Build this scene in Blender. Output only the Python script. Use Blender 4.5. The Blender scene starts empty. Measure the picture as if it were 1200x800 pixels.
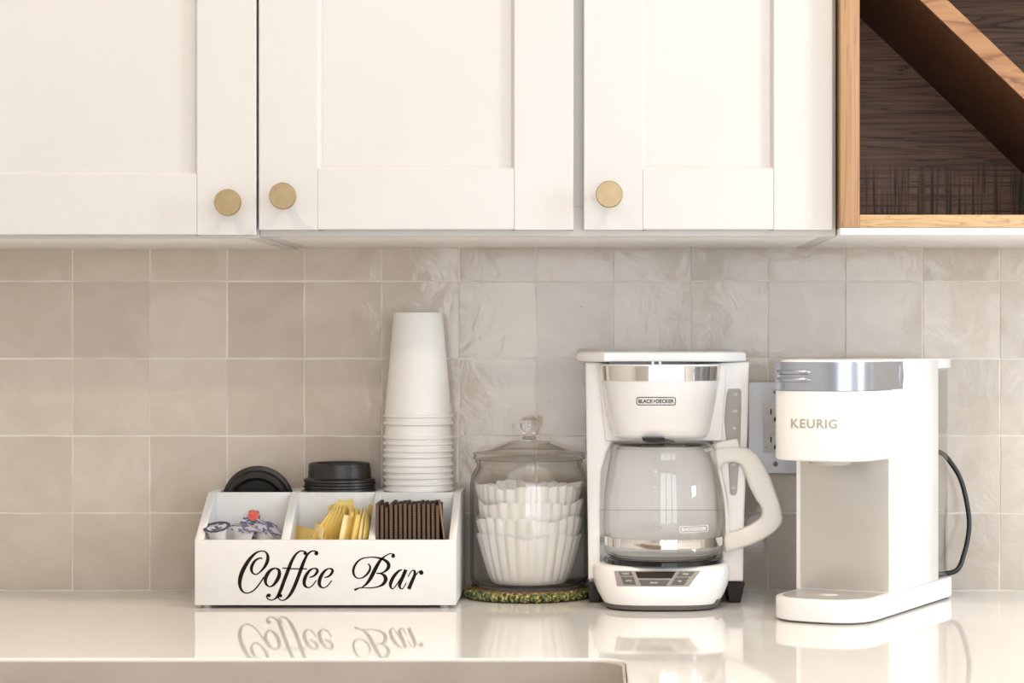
import bpy, bmesh, math, random
from math import pi, sin, cos, radians as R
from mathutils import Vector, Matrix, noise

random.seed(7)
SC = bpy.context.scene
COL = SC.collection
Z0 = 0.91            # worktop height above the floor
EYE = 0.333          # eye above the worktop
F = 2631.0           # focal length in pixels of a 1200 px wide frame
CX, CY = 700.0, 400.0

# ------------------------------------------------------------ camera
cam = bpy.data.cameras.new('camera')
camo = bpy.data.objects.new('camera', cam); COL.objects.link(camo)
camo.location = (0, -3.0, Z0 + EYE); camo.rotation_euler = (pi/2, 0, 0)
cam.sensor_width = 36; cam.lens = F/1200*36
cam.shift_x = -(CX-600)/1200
cam.clip_start = 0.05
SC.camera = camo
# ------------------------------------------------------------ world, lights, exposure
w = bpy.data.worlds.new('world'); SC.world = w; w.use_nodes = True
w.node_tree.nodes['Background'].inputs[0].default_value = (0.80, 0.90, 1.0, 1)
w.node_tree.nodes['Background'].inputs[1].default_value = 1.0
def area(name, loc, rot, sx, sy, power, col, shape='RECTANGLE'):
    l = bpy.data.lights.new(name, 'AREA'); l.shape = shape; l.size = sx
    if shape == 'RECTANGLE': l.size_y = sy
    l.energy = power; l.color = col
    o = bpy.data.objects.new(name, l); o.location = loc; o.rotation_euler = rot; COL.objects.link(o)
    return o
area('window_daylight', (2.36, -1.45, 1.85), (0, R(90), 0), 1.1, .40, 25, (0.74, 0.88, 1.0))
area('front_fill_light', (0.85, -4.93, 1.45), (R(90), 0, 0), 2.8, 1.9, 36, (0.91, 0.96, 1.04))  # soft frontal fill added behind the camera, set in an unseen window
SC.view_settings.view_transform = 'Standard'
SC.view_settings.look = 'None'
SC.view_settings.gamma = 1
SC.view_settings.use_curve_mapping = False
SC.view_settings.exposure = 0.46
SC.cycles.use_denoising = True
SC.cycles.max_bounces = 12
SC.cycles.transmission_bounces = 12
SC.cycles.sample_clamp_indirect = 6
SC.cycles.blur_glossy = 0.5

def W(px, py, d):
    return Vector(((px-CX)*d/F, d-3.0, Z0+EYE+(CY-py)*d/F))
def WX(px, d): return (px-CX)*d/F
def WZ(py, d): return Z0+EYE+(CY-py)*d/F

# ------------------------------------------------------------ materials
MAT = {}
def mat(name, col, rough=.5, metal=0, **k):
    m = bpy.data.materials.new(name); m.use_nodes = True
    b = m.node_tree.nodes['Principled BSDF']
    b.inputs['Base Color'].default_value = (*col, 1)
    b.inputs['Roughness'].default_value = rough
    b.inputs['Metallic'].default_value = metal
    for kk, v in k.items():
        b.inputs[kk.replace('_', ' ')].default_value = v
    MAT[name] = m
    return m
def N(m, t, **k):
    n = m.node_tree.nodes.new(t)
    for a, v in k.items():
        if a in n.inputs: n.inputs[a].default_value = v
        else: setattr(n, a, v)
    return n
def L(m, a, b): m.node_tree.links.new(a, b)
def BS(m): return m.node_tree.nodes['Principled BSDF']
def coords(m, scale=(1,1,1), kind='Object'):
    tc = N(m, 'ShaderNodeTexCoord'); mp = N(m, 'ShaderNodeMapping'); mp.inputs['Scale'].default_value = scale
    L(m, tc.outputs[kind], mp.inputs['Vector']); return mp.outputs['Vector']
def noise_tex(m, vec, scale, detail=3, rough=.5, dist=0):
    n = N(m, 'ShaderNodeTexNoise'); n.inputs['Scale'].default_value = scale; n.inputs['Detail'].default_value = detail
    n.inputs['Roughness'].default_value = rough; n.inputs['Distortion'].default_value = dist
    L(m, vec, n.inputs['Vector']); return n.outputs['Fac']
def ramp(m, fac, stops):
    r = N(m, 'ShaderNodeValToRGB'); e = r.color_ramp.elements
    while len(e) > 1: e.remove(e[-1])
    e[0].position = stops[0][0]; e[0].color = (*stops[0][1], 1)
    for p, c in stops[1:]:
        q = e.new(p); q.color = (*c, 1)
    L(m, fac, r.inputs['Fac']); return r.outputs['Color']
def bump(m, fac, strength, dist=.001):
    b = N(m, 'ShaderNodeBump'); b.inputs['Strength'].default_value = strength; b.inputs['Distance'].default_value = dist
    L(m, fac, b.inputs['Height']); L(m, b.outputs['Normal'], BS(m).inputs['Normal']); return b
def soft(name, c0, c1, scale, rough, bs=.15, bd=.0005, **k):
    m = mat(name, c0, rough, **k); v = coords(m)
    f = noise_tex(m, v, scale, 4)
    L(m, ramp(m, f, [(.3, c0), (.7, c1)]), BS(m).inputs['Base Color'])
    f2 = noise_tex(m, v, scale*12, 3); bump(m, f2, bs, bd); return m

soft('cabinet_paint', (.63,.62,.605), (.65,.64,.628), 5, .38, .08, .0003)
soft('wall_paint', (.80,.77,.72), (.83,.80,.76), 3, .6)
soft('ceiling_paint', (.86,.85,.83), (.88,.87,.85), 3, .7)
soft('box_paint', (.73,.715,.69), (.77,.76,.74), 30, .5, .25, .0004)
soft('plastic_white', (.86,.845,.82), (.87,.855,.835), 10, .22, .02, .0001)
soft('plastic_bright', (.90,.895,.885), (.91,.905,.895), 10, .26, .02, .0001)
soft('plastic_handle', (.80,.77,.71), (.82,.79,.73), 10, .35, .03, .0002)
soft('paper_white', (.84,.82,.78), (.86,.84,.80), 20, .6, .1, .0003)
m = soft('filter_paper', (.88,.87,.85), (.90,.89,.87), 20, .8, .25, .0004)
BS(m).inputs['Subsurface Weight'].default_value = .25; BS(m).inputs['Subsurface Radius'].default_value = (.004,.004,.004)
soft('black_plastic', (.012,.010,.008), (.018,.015,.012), 20, .38, .1, .0003)
mat('black_gloss', (.010,.009,.009), .08)
soft('sink_composite', (.49,.43,.375), (.54,.48,.425), 12, .25)
mat('cord_black', (.012,.012,.016), .4)
soft('dark_grey_plastic', (.095,.082,.072), (.11,.098,.088), 20, .42)
soft('mid_grey_plastic', (.30,.27,.24), (.33,.30,.265), 20, .4)
soft('gauge_grey', (.36,.34,.32), (.39,.37,.35), 20, .35)
mat('button_grey', (.105,.10,.092), .4)
mat('display_dark', (.02,.008,.004), .12)
mat('print_light', (.92,.91,.88), .5)
mat('print_dark', (.035,.033,.030), .5)
mat('print_silver', (.44,.43,.38), .45)
soft('ink_black', (.008,.006,.005), (.012,.009,.007), 40, .7, Specular_IOR_Level=.15)
def thin_glass(name, tint, edge, rough=.0):
    # a thin pane: see-through, darker where looked at edge-on, with the mirror share of clear glass
    m = bpy.data.materials.new(name); m.use_nodes = True; MAT[name] = m; nt = m.node_tree; nt.nodes.clear()
    out = nt.nodes.new('ShaderNodeOutputMaterial'); tr = nt.nodes.new('ShaderNodeBsdfTransparent'); gl = nt.nodes.new('ShaderNodeBsdfGlossy')
    gl.inputs['Roughness'].default_value = rough; mixn = nt.nodes.new('ShaderNodeMixShader')
    lw = nt.nodes.new('ShaderNodeLayerWeight'); lw.inputs['Blend'].default_value = .5
    pw = nt.nodes.new('ShaderNodeMath'); pw.operation = 'POWER'; pw.inputs[1].default_value = 5; L(m, lw.outputs['Facing'], pw.inputs[0])
    c = ramp(m, lw.outputs['Facing'], [(0, tint), (.72, tint), (.92, edge), (1, tuple(q*.6 for q in edge))]); L(m, c, tr.inputs['Color'])
    fr = nt.nodes.new('ShaderNodeMath'); fr.operation = 'MULTIPLY_ADD'; fr.inputs[1].default_value = .9; fr.inputs[2].default_value = .04; L(m, pw.outputs[0], fr.inputs[0])
    L(m, fr.outputs[0], mixn.inputs[0]); L(m, tr.outputs[0], mixn.inputs[1]); L(m, gl.outputs[0], mixn.inputs[2]); L(m, mixn.outputs[0], out.inputs['Surface'])
thin_glass('thin_glass', (.992,.987,.978), (.62,.59,.55))
thin_glass('jar_glass', (.99,.985,.975), (.42,.39,.34))
thin_glass('tank_plastic', (.95,.955,.955), (.72,.73,.74), .05)
mat('glass', (.97,.985,.98), 0.0, Transmission_Weight=1.0, IOR=1.47)
mat('clear_plastic', (.93,.94,.93), 0.03, Transmission_Weight=1.0, IOR=1.35)
mat('chrome', (.78,.75,.71), .09, 1)
m = mat('brushed_lid', (.48,.52,.60), .27, 1)
v = coords(m, (2, 2, 900)); bump(m, noise_tex(m, v, 3, 2), .06, .0003)
m = mat('brushed_plate', (.60,.575,.54), .33, .55)
v = coords(m, (3, 3, 3)); bump(m, noise_tex(m, v, 30, 2), .05, .0003)
m = mat('brass', (.56,.44,.235), .42, 1)
v = coords(m); f = noise_tex(m, v, 60, 4); L(m, ramp(m, f, [(.3,(.40,.30,.17)),(.7,(.45,.345,.20))]), BS(m).inputs['Base Color'])
mat('plate_metal', (.63,.63,.65), .30, .25)
mat('screw_metal', (.35,.34,.33), .3, 1)
mat('socket_white', (.72,.71,.71), .4)
mat('slot_black', (.01,.01,.01), .6)
soft('floor_wood', (.42,.34,.27), (.50,.41,.33), 4, .4)

# glazed hand-made tile
m = mat('tile_glaze', (.55,.5,.44), .09, Specular_IOR_Level=.5)
tc = N(m, 'ShaderNodeTexCoord'); oi = N(m, 'ShaderNodeObjectInfo')
add = N(m, 'ShaderNodeVectorMath'); add.operation = 'ADD'
sc_ = N(m, 'ShaderNodeVectorMath'); sc_.operation = 'SCALE'; sc_.inputs['Scale'].default_value = 1.0
L(m, oi.outputs['Location'], sc_.inputs[0]); L(m, tc.outputs['Object'], add.inputs[0]); L(m, sc_.outputs[0], add.inputs[1])
vec = add.outputs[0]
f = noise_tex(m, vec, 14, 5, .6, 1.2)
c1 = ramp(m, f, [(.25,(.56,.48,.40)),(.55,(.61,.535,.455)),(.8,(.66,.59,.51))])
c2 = ramp(m, oi.outputs['Random'], [(0,(.90,.89,.88)),(.5,(.99,.985,.98)),(1,(1.05,1.055,1.06))])
mx = N(m, 'ShaderNodeMix'); mx.data_type = 'RGBA'; mx.blend_type = 'MULTIPLY'; mx.inputs[0].default_value = 1
L(m, c1, mx.inputs[6]); L(m, c2, mx.inputs[7]); L(m, mx.outputs[2], BS(m).inputs['Base Color'])
fa = noise_tex(m, vec, 22, 4, .55, .8)
fb = noise_tex(m, vec, 160, 2)
pit = N(m, 'ShaderNodeMapRange'); L(m, noise_tex(m, vec, 75, 3, .7), pit.inputs['Value']); pit.inputs['From Min'].default_value = .69; pit.inputs['From Max'].default_value = .80
pm = N(m, 'ShaderNodeMath'); pm.operation = 'MULTIPLY_ADD'; pm.inputs[1].default_value = 5.0; L(m, pit.outputs['Result'], pm.inputs[0]); L(m, fa, pm.inputs[2])
ma = N(m, 'ShaderNodeMath'); ma.operation = 'MULTIPLY_ADD'; ma.inputs[1].default_value = .04
L(m, fb, ma.inputs[0]); L(m, pm.outputs[0], ma.inputs[2])
bump(m, ma.outputs[0], .28, .0025)
soft('grout', (.80,.75,.68), (.84,.79,.72), 60, .8, .4, .0006)

# polished quartz
m = mat('quartz', (.80,.77,.72), .045, Specular_IOR_Level=.5)
v = coords(m); f = noise_tex(m, v, 5, 5, .55, .6); f3 = noise_tex(m, v, 900, 1)
c1 = ramp(m, f, [(.3,(.84,.815,.775)),(.6,(.87,.845,.81)),(.8,(.89,.87,.84))])
mx = N(m, 'ShaderNodeMix'); mx.data_type = 'RGBA'; mx.blend_type = 'MULTIPLY'; mx.inputs[0].default_value = .3
L(m, c1, mx.inputs[6]); L(m, ramp(m, f3, [(.35,(.9,.9,.88)),(.5,(1,1,1))]), mx.inputs[7]); L(m, mx.outputs[2], BS(m).inputs['Base Color'])

def wood(name, dark, mid, light, rough, axis, ring=14, stretch=14, cross=False):
    """axis: 0 grain along x, 2 grain along z"""
    m = mat(name, mid, rough)
    s = [ring]*3; s[axis] = ring/stretch
    v = coords(m, tuple(s))
    f = noise_tex(m, v, 1.6, 2, .5, .6)
    mul = N(m, 'ShaderNodeMath'); mul.operation = 'MULTIPLY'; mul.inputs[1].default_value = 9.0; L(m, f, mul.inputs[0])
    fr = N(m, 'ShaderNodeMath'); fr.operation = 'FRACT'; L(m, mul.outputs[0], fr.inputs[0])
    s2 = [420]*3; s2[axis] = 8
    fine = noise_tex(m, coords(m, tuple(s2)), 1, 3, .6)
    ad = N(m, 'ShaderNodeMath'); ad.operation = 'MULTIPLY_ADD'; ad.inputs[1].default_value = .55
    L(m, fine, ad.inputs[0]); L(m, fr.outputs[0], ad.inputs[2])
    c = ramp(m, ad.outputs[0], [(.15, light), (.7, mid), (1.0, dark), (1.25, mid)])
    if cross:
        # saw marks across the lower part of the board
        sv = coords(m, (1, 1, 1)); sep = N(m, 'ShaderNodeSeparateXYZ'); L(m, sv, sep.inputs[0])
        wv = noise_tex(m, coords(m, (240, 1, 6)), 1, 2, .5)
        wh = noise_tex(m, coords(m, (6, 1, 300)), 1, 2, .5)
        mi = N(m, 'ShaderNodeMath'); mi.operation = 'MINIMUM'; L(m, wv, mi.inputs[0]); L(m, wh, mi.inputs[1])
        mr = N(m, 'ShaderNodeMapRange'); L(m, sep.outputs['Z'], mr.inputs['Value'])
        mr.inputs['From Min'].default_value = .118; mr.inputs['From Max'].default_value = .085
        mr.inputs['To Min'].default_value = 0; mr.inputs['To Max'].default_value = 1
        dk = ramp(m, mi.outputs[0], [(.36, dark), (.47, mid), (.56, light)])
        mm = N(m, 'ShaderNodeMix'); mm.data_type = 'RGBA'; L(m, mr.outputs['Result'], mm.inputs[0]); L(m, c, mm.inputs[6]); L(m, dk, mm.inputs[7])
        c = mm.outputs[2]
    L(m, c, BS(m).inputs['Base Color'])
    bump(m, ad.outputs[0], .25, .0006)
    return m
wood('oak_upright', (.30,.17,.08), (.44,.255,.13), (.49,.295,.155), .5, 2, 24, 30)
wood('oak_rail', (.42,.27,.13), (.60,.40,.215), (.64,.44,.25), .5, 0, 42, 9)
wood('oak_diagonal', (.18,.07,.028), (.33,.16,.068), (.42,.225,.10), .45, 0, 14, 5)
wood('walnut', (.035,.016,.008), (.20,.105,.056), (.30,.17,.095), .55, 0, 34, 26, True)
wood('walnut_dark', (.030,.012,.006), (.085,.038,.017), (.12,.055,.026), .5, 0, 20, 12)

soft('kraft_dark', (.05,.028,.019), (.075,.044,.030), 80, .85)
soft('kraft_mid', (.26,.165,.11), (.31,.20,.135), 80, .85)
soft('kraft_light', (.40,.24,.135), (.46,.29,.17), 60, .85)
soft('sugar_paper', (.72,.50,.11), (.82,.62,.21), 45, .5, .3, .0008)
soft('sugar_paper_pale', (.82,.68,.33), (.86,.74,.42), 45, .5, .3, .0008)
soft('creamer_tub', (.78,.76,.74), (.82,.80,.78), 40, .3)
def foil(name, base, blue, k):
    m = mat(name, base, .3, .25)
    v = coords(m); f = noise_tex(m, v, k, 3, .5, 1.5)
    L(m, ramp(m, f, [(.44, base), (.47, blue), (.56, blue), (.58, (.62,.60,.66)), (.68, (.55,.30,.24)), (.71, base)]), BS(m).inputs['Base Color'])
    bump(m, noise_tex(m, v, 300, 2), .3, .0005)
foil('foil_blue', (.66,.66,.74), (.035,.04,.11), 55)
foil('foil_grey', (.56,.56,.64), (.08,.09,.17), 60)
soft('foil_red', (.62,.06,.04), (.70,.16,.11), 120, .35)
mat('foil_navy', (.03,.035,.085), .35)
m = mat('moss_bead', (.1,.15,.05), .45)
v = coords(m); oi = N(m, 'ShaderNodeObjectInfo'); add = N(m, 'ShaderNodeVectorMath'); add.operation = 'ADD'
L(m, v, add.inputs[0]); L(m, oi.outputs['Location'], add.inputs[1])
f = noise_tex(m, add.outputs[0], 260, 3, .6, .5)
L(m, ramp(m, f, [(.34,(.006,.010,.005)),(.44,(.035,.075,.022)),(.52,(.12,.17,.06)),(.58,(.48,.33,.05)),(.66,(.62,.55,.26)),(.74,(.05,.09,.03))]), BS(m).inputs['Base Color'])
bump(m, f, .6, .002)
m = mat('cork_brown', (.25,.13,.06), .7)
f = noise_tex(m, coords(m), 330, 3, .6); L(m, ramp(m, f, [(.35,(.03,.014,.006)),(.52,(.24,.11,.04)),(.66,(.52,.34,.18))]), BS(m).inputs['Base Color']); bump(m, f, .5, .001)

# ------------------------------------------------------------ geometry helpers
def box(bm, x0, x1, y0, y1, z0, z1, bev=0, seg=2):
    vs = [bm.verts.new((x, y, z)) for x in (x0, x1) for y in (y0, y1) for z in (z0, z1)]
    idx = [(0,1,3,2), (4,6,7,5), (0,4,5,1), (2,3,7,6), (0,2,6,4), (1,5,7,3)]
    fs = [bm.faces.new([vs[i] for i in f]) for f in idx]
    if bev:
        es = list({e for f in fs for e in f.edges})
        bmesh.ops.bevel(bm, geom=es, offset=bev, segments=seg, affect='EDGES', profile=.5)
def lathe(bm, prof, n=48, c=(0,0,0), closed=False, wob=None):
    rings = []
    for (r, z) in prof:
        if r < 1e-6:
            rings.append([bm.verts.new((c[0], c[1], c[2]+z))])
        else:
            rr = []
            for i in range(n):
                a = 2*pi*i/n
                q, dz = (r, 0) if wob is None else wob(r, z, a)
                rr.append(bm.verts.new((c[0]+q*cos(a), c[1]+q*sin(a), c[2]+z+dz)))
            rings.append(rr)
    pairs = list(zip(rings, rings[1:]))
    if closed: pairs.append((rings[-1], rings[0]))
    for a, b in pairs:
        for i in range(n):
            j = (i+1) % n
            if len(a) == 1 and len(b) == 1: continue
            if len(a) == 1: bm.faces.new((a[0], b[j], b[i]))
            elif len(b) == 1: bm.faces.new((a[i], a[j], b[0]))
            else: bm.faces.new((a[i], a[j], b[j], b[i]))
def loft(bm, rings, cap=True, closed=True):
    vr = [[bm.verts.new(p) for p in r] for r in rings]
    n = len(vr[0])
    for a, b in zip(vr, vr[1:]):
        for i in range(n if closed else n-1):
            j = (i+1) % n
            bm.faces.new((a[i], a[j], b[j], b[i]))
    if cap and closed:
        bm.faces.new(vr[0]); bm.faces.new(vr[-1])
def tube(bm, pts, r, n=10, cap=True, sy=1.0):
    pts = [Vector(p) for p in pts]
    rs = r if isinstance(r, (list, tuple)) else [r]*len(pts)
    t = [(pts[min(i+1, len(pts)-1)]-pts[max(i-1, 0)]).normalized() for i in range(len(pts))]
    u = t[0].orthogonal().normalized(); rings = []
    for p, tt, rr in zip(pts, t, rs):
        u = (u - tt*u.dot(tt)).normalized(); vv = tt.cross(u)
        rings.append([p + u*rr*cos(2*pi*k/n) + vv*rr*sy*sin(2*pi*k/n) for k in range(n)])
    loft(bm, rings, cap)
def crom(pts, k=8):
    """Catmull-Rom through tuples of any dimension"""
    out = []; P = [pts[0]] + list(pts) + [pts[-1]]
    for i in range(1, len(P)-2):
        for s in range(k):
            t = s/k
            out.append(tuple(.5*((2*b)+(c-a)*t+(2*a-5*b+4*c-d)*t*t+(3*b-a-3*c+d)*t**3)
                       for a, b, c, d in zip(P[i-1], P[i], P[i+1], P[i+2])))
    out.append(tuple(pts[-1])); return out
def finish(bm, name, m, parent=None, smooth=35, world=False, me=None):
    if me is None:
        bmesh.ops.recalc_face_normals(bm, faces=bm.faces[:])
        if world and parent is not None:
            p = parent
            off = Vector((0,0,0))
            while p is not None: off += p.location; p = p.parent
            bmesh.ops.translate(bm, verts=bm.verts[:], vec=-off)
        if smooth is not None:
            ca = R(smooth)
            for f in bm.faces: f.smooth = True
            for e in bm.edges:
                if len(e.link_faces) == 2 and e.calc_face_angle(0) > ca: e.smooth = False
        me = bpy.data.meshes.new(name); bm.to_mesh(me); bm.free()
    o = bpy.data.objects.new(name, me); COL.objects.link(o)
    ms = m if isinstance(m, (list, tuple)) else [m]
    if len(me.materials) == 0:
        for q in ms: me.materials.append(MAT[q])
    if parent is not None: o.parent = parent
    return o
def tag(o, label, cat, group=None):
    o['label'] = label; o['category'] = cat
    if group: o['group'] = group
    return o
def struct(o): o['kind'] = 'structure'; return o
def thing(name, loc, label=None, cat=None, group=None, rotz=0):
    o = bpy.data.objects.new(name, None); o.empty_display_size = .05; o.location = loc
    o.rotation_euler = (0, 0, rotz); COL.objects.link(o)
    if label: tag(o, label, cat, group)
    return o
def copy_tree(o, parent=None):
    c = o.copy(); COL.objects.link(c)
    if parent is not None: c.parent = parent
    for ch in list(o.children): copy_tree(ch, c)
    return c
def bx(name, m, parent, *a, bev=.0015, world=False, smooth=35):
    bm = bmesh.new(); box(bm, *a, bev); return finish(bm, name, m, parent, smooth, world)
def curve_mesh(polys, extrude, bevel=0, res=2):
    """filled outline(s) in the xy plane (holes allowed), thickness +-extrude along z, as a bmesh"""
    cu = bpy.data.curves.new('tmp', 'CURVE'); cu.dimensions = '2D'; cu.fill_mode = 'BOTH'
    for poly in polys:
        sp = cu.splines.new('POLY'); sp.points.add(len(poly)-1)
        for p, q in zip(sp.points, poly): p.co = (q[0], q[1], 0, 1)
        sp.use_cyclic_u = True
    cu.extrude = extrude; cu.bevel_depth = bevel; cu.bevel_resolution = res
    cu.offset = -bevel
    return obj_bm(cu)
def obj_bm(cu):
    o = bpy.data.objects.new('tmp', cu); COL.objects.link(o)
    dg = bpy.context.evaluated_depsgraph_get()
    me = bpy.data.meshes.new_from_object(o.evaluated_get(dg))
    bm = bmesh.new(); bm.from_mesh(me); bpy.data.meshes.remove(me)
    bpy.data.objects.remove(o); bpy.data.curves.remove(cu)
    bmesh.ops.remove_doubles(bm, verts=bm.verts[:], dist=1e-6)
    return bm
def text_bm(s, size, extrude=0.0001, spacing=1.0, bold=0.0, align='CENTER'):
    cu = bpy.data.curves.new('tmp', 'FONT'); cu.body = s; cu.size = size; cu.extrude = extrude
    cu.align_x = align; cu.align_y = 'CENTER'; cu.space_character = spacing; cu.offset = bold; cu.resolution_u = 3
    return obj_bm(cu)
def xform(bm, fn):
    for v in bm.verts: v.co = Vector(fn(v.co))
    return bm
def merge(dst, src):
    me = bpy.data.meshes.new('t'); src.to_mesh(me); src.free(); dst.from_mesh(me); bpy.data.meshes.remove(me)
def rrect(x0, x1, y0, y1, r, n=5):
    out = []
    for (cx, cy, a0) in ((x1-r, y1-r, 0), (x0+r, y1-r, 90), (x0+r, y0+r, 180), (x1-r, y0+r, 270)):
        for i in range(n+1):
            a = R(a0+90*i/n); out.append((cx+r*cos(a), cy+r*sin(a)))
    return out

# ============================================================ THE ROOM
XL, XR, YB = -2.2, 2.4, -5.0
bx('floor', 'floor_wood', None, XL-.1, XR+.1, YB-.1, .12, -.08, 0, bev=0)['kind'] = 'structure'
bx('ceiling', 'ceiling_paint', None, XL-.1, XR+.1, YB-.1, .12, 2.62, 2.7, bev=0)['kind'] = 'structure'
bx('wall_left', 'wall_paint', None, XL-.1, XL, YB, .0, 0, 2.62, bev=0)['kind'] = 'structure'
def wall_with_hole(name, axis, c0, c1, a0, a1, h0, h1, z0, z1):
    bm = bmesh.new()
    for (u0, u1, v0, v1) in ((a0, h0, 0, 2.62), (h1, a1, 0, 2.62), (h0, h1, 0, z0), (h0, h1, z1, 2.62)):
        if v1-v0 < 1e-4: continue
        if axis == 'x': box(bm, c0, c1, u0, u1, v0, v1)
        else: box(bm, u0, u1, c0, c1, v0, v1)
    return struct(finish(bm, name, 'wall_paint'))
wall_with_hole('wall_right', 'x', XR, XR+.1, YB, 0, -1.70, -1.20, 1.26, 2.44)
wall_with_hole('wall_front', 'y', YB-.1, YB, XL-.1, XR+.1, -.6, 2.3, 0.45, 2.45)
bm = bmesh.new()
for (a, b, c, d) in ((-1.70,-1.66,1.26,2.44), (-1.24,-1.20,1.26,2.44), (-1.66,-1.24,1.26,1.30), (-1.66,-1.24,2.40,2.44)):
    box(bm, XR-.01, XR+.06, a, b, c, d, .003)
struct(finish(bm, 'window_1', 'cabinet_paint'))
bm = bmesh.new()
for (a, b, c, d) in ((-.6,-.54,.45,2.45), (2.24,2.3,.45,2.45), (-.54,2.24,.45,.51), (-.54,2.24,2.39,2.45), (.30,.44,.51,2.39), (1.26,1.40,.51,2.39)):
    box(bm, a, b, YB+.0, YB+.10, c, d, .003)
struct(finish(bm, 'fill_window_frame', 'walnut'))  # unseen window frame added around the frontal fill light

# back wall with its tiles
wb = struct(bx('wall_back', 'wall_paint', None, XL-.1, XR+.1, .0085, .12, 0, 2.62, bev=0))
PT = .1033; X0T = .0217
bm = bmesh.new(); box(bm, -1.45, 1.35, .0013, .0085, Z0-.01, Z0+.53)
g = finish(bm, 'grout_bed', 'grout', wb)
tiles = []
for k in range(6):
    random.seed(40+k); bm = bmesh.new(); n = 4; hw = PT/2-.0012
    tx, tz = random.uniform(-.004, .004), random.uniform(-.004, .004)
    gr = []
    for i in range(n+1):
        row = []
        for j in range(n+1):
            x = -hw+2*hw*i/n; z = -hw+2*hw*j/n
            ed = (i in (0, n)) or (j in (0, n))
            y = x*tx+z*tz + random.uniform(-.00025, .00025) + (0.0003 if ed else 0)
            if ed: x += random.uniform(-.0005, .0005) if i in (0, n) else 0; z += random.uniform(-.0005, .0005) if j in (0, n) else 0
            row.append(bm.verts.new((x, y, z)))
        gr.append(row)
    for i in range(n):
        for j in range(n): bm.faces.new((gr[i][j], gr[i+1][j], gr[i+1][j+1], gr[i][j+1]))
    loop = [gr[i][0] for i in range(n)] + [gr[n][j] for j in range(n)] + [gr[i][n] for i in range(n, 0, -1)] + [gr[0][j] for j in range(n, 0, -1)]
    back = [bm.verts.new((v.co.x, .006, v.co.z)) for v in loop]
    for i in range(len(loop)):
        j = (i+1) % len(loop); bm.faces.new((loop[i], loop[j], back[j], back[i]))
    o = finish(bm, 'tile', 'tile_glaze', wb, 50); tiles.append(o.data)
    if k: bpy.data.objects.remove(o)
    else: first = o
random.seed(11); cnt = 0
for r_ in range(5):
    for c_ in range(-14, 13):
        o = first if cnt == 0 else bpy.data.objects.new('tile', tiles[cnt % 6])
        if cnt: COL.objects.link(o); o.parent = wb; o.data = random.choice(tiles)
        o.location = (X0T+PT*(c_+.5), random.uniform(-.0003, .0004), Z0+.0008+.1031*(r_+.5))
        o.rotation_euler = (0, random.choice((0, pi)), 0)
        cnt += 1

# worktop, deep, with the cutout of a sunk basin in front
YE, XE = -.6385, .0296
SX0, SY0 = -.80, -1.07
bm = curve_mesh([[(-1.45, -1.45), (1.35, -1.45), (1.35, .0003), (-1.45, .0003)], rrect(SX0, XE, SY0, YE, .034, 8)], .015-.002, .002, 2)
xform(bm, lambda v: (v.x, v.y, Z0-.015+v.z))
tag(finish(bm, 'worktop', 'quartz', None, None), 'long polished off-white quartz worktop under all the coffee things, with a round-cornered sink cutout', 'countertop')
bm = bmesh.new(); sr = lambda e, z, r=.034: [(x, y, z) for x, y in rrect(SX0-e, XE+e, SY0-e, YE+e, r, 8)]
loft(bm, [sr(-.0008, Z0-.0028), sr(-.0008, Z0-.0310), sr(.014, Z0-.0312), sr(.014, Z0-.036), sr(.004, Z0-.040), sr(.002, Z0-.20), sr(-.014, Z0-.224), sr(-.016, Z0-.219), sr(-.006, Z0-.198), sr(-.0045, Z0-.06), sr(-.0040, Z0-.0035), sr(-.0030, Z0-.0026)], cap=False)
bm.verts.ensure_lookup_table(); n_ = 36
for a_, b_ in ((6, 6), (7, 7)): bm.faces.new(bm.verts[n_*a_:n_*(a_+1)])
bm.faces.ensure_lookup_table()
# open the ring between the two floors and close the rim
ring = [f for f in bm.faces if all(n_*6 <= v.index < n_*8 for v in f.verts) and len(f.verts) == 4]
bmesh.ops.delete(bm, geom=ring, context='FACES_ONLY'); bm.verts.ensure_lookup_table()
for i in range(n_): bm.faces.new((bm.verts[i], bm.verts[(i+1) % n_], bm.verts[n_*11+(i+1) % n_], bm.verts[n_*11+i]))
tag(finish(bm, 'sink_basin', 'sink_composite', None, 40), 'greige composite sink basin set in the worktop cutout at the bottom left', 'sink')
def base_cabinet(x0, x1, y0, y1, face, label, side=None):
    t = thing('base_cabinet', ((x0+x1)/2, y1, 0), label, 'cabinet')
    bx('body', 'cabinet_paint', t, x0, x1, y0, y1, .09, Z0-.0305, world=True)
    bx('plinth', 'cabinet_paint', t, x0+.02, x1-.02, y0+.06, y1, 0, .09, world=True)
    k = 3 if x1-x0 > 1 else 2
    wdt = (x1-x0)/k
    for i in range(k):
        d = bx('door', 'cabinet_paint', t, x0+wdt*i+.003, x0+wdt*(i+1)-.003, y0-.019, y0-.0005, .1, Z0-.045, world=True)
        d2 = bx('handle', 'brass', d, x0+wdt*(i+.5)-.06, x0+wdt*(i+.5)+.06, y0-.035, y0-.019, Z0-.10, Z0-.09, world=True)
base_cabinet(-1.43, 1.33, -.58, -.001, 'y', 'white base cabinet run against the wall under the worktop')
base_cabinet(-1.43, 1.33, -1.42, -1.10, 'y', 'white base cabinet run under the front edge of the worktop')

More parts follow.
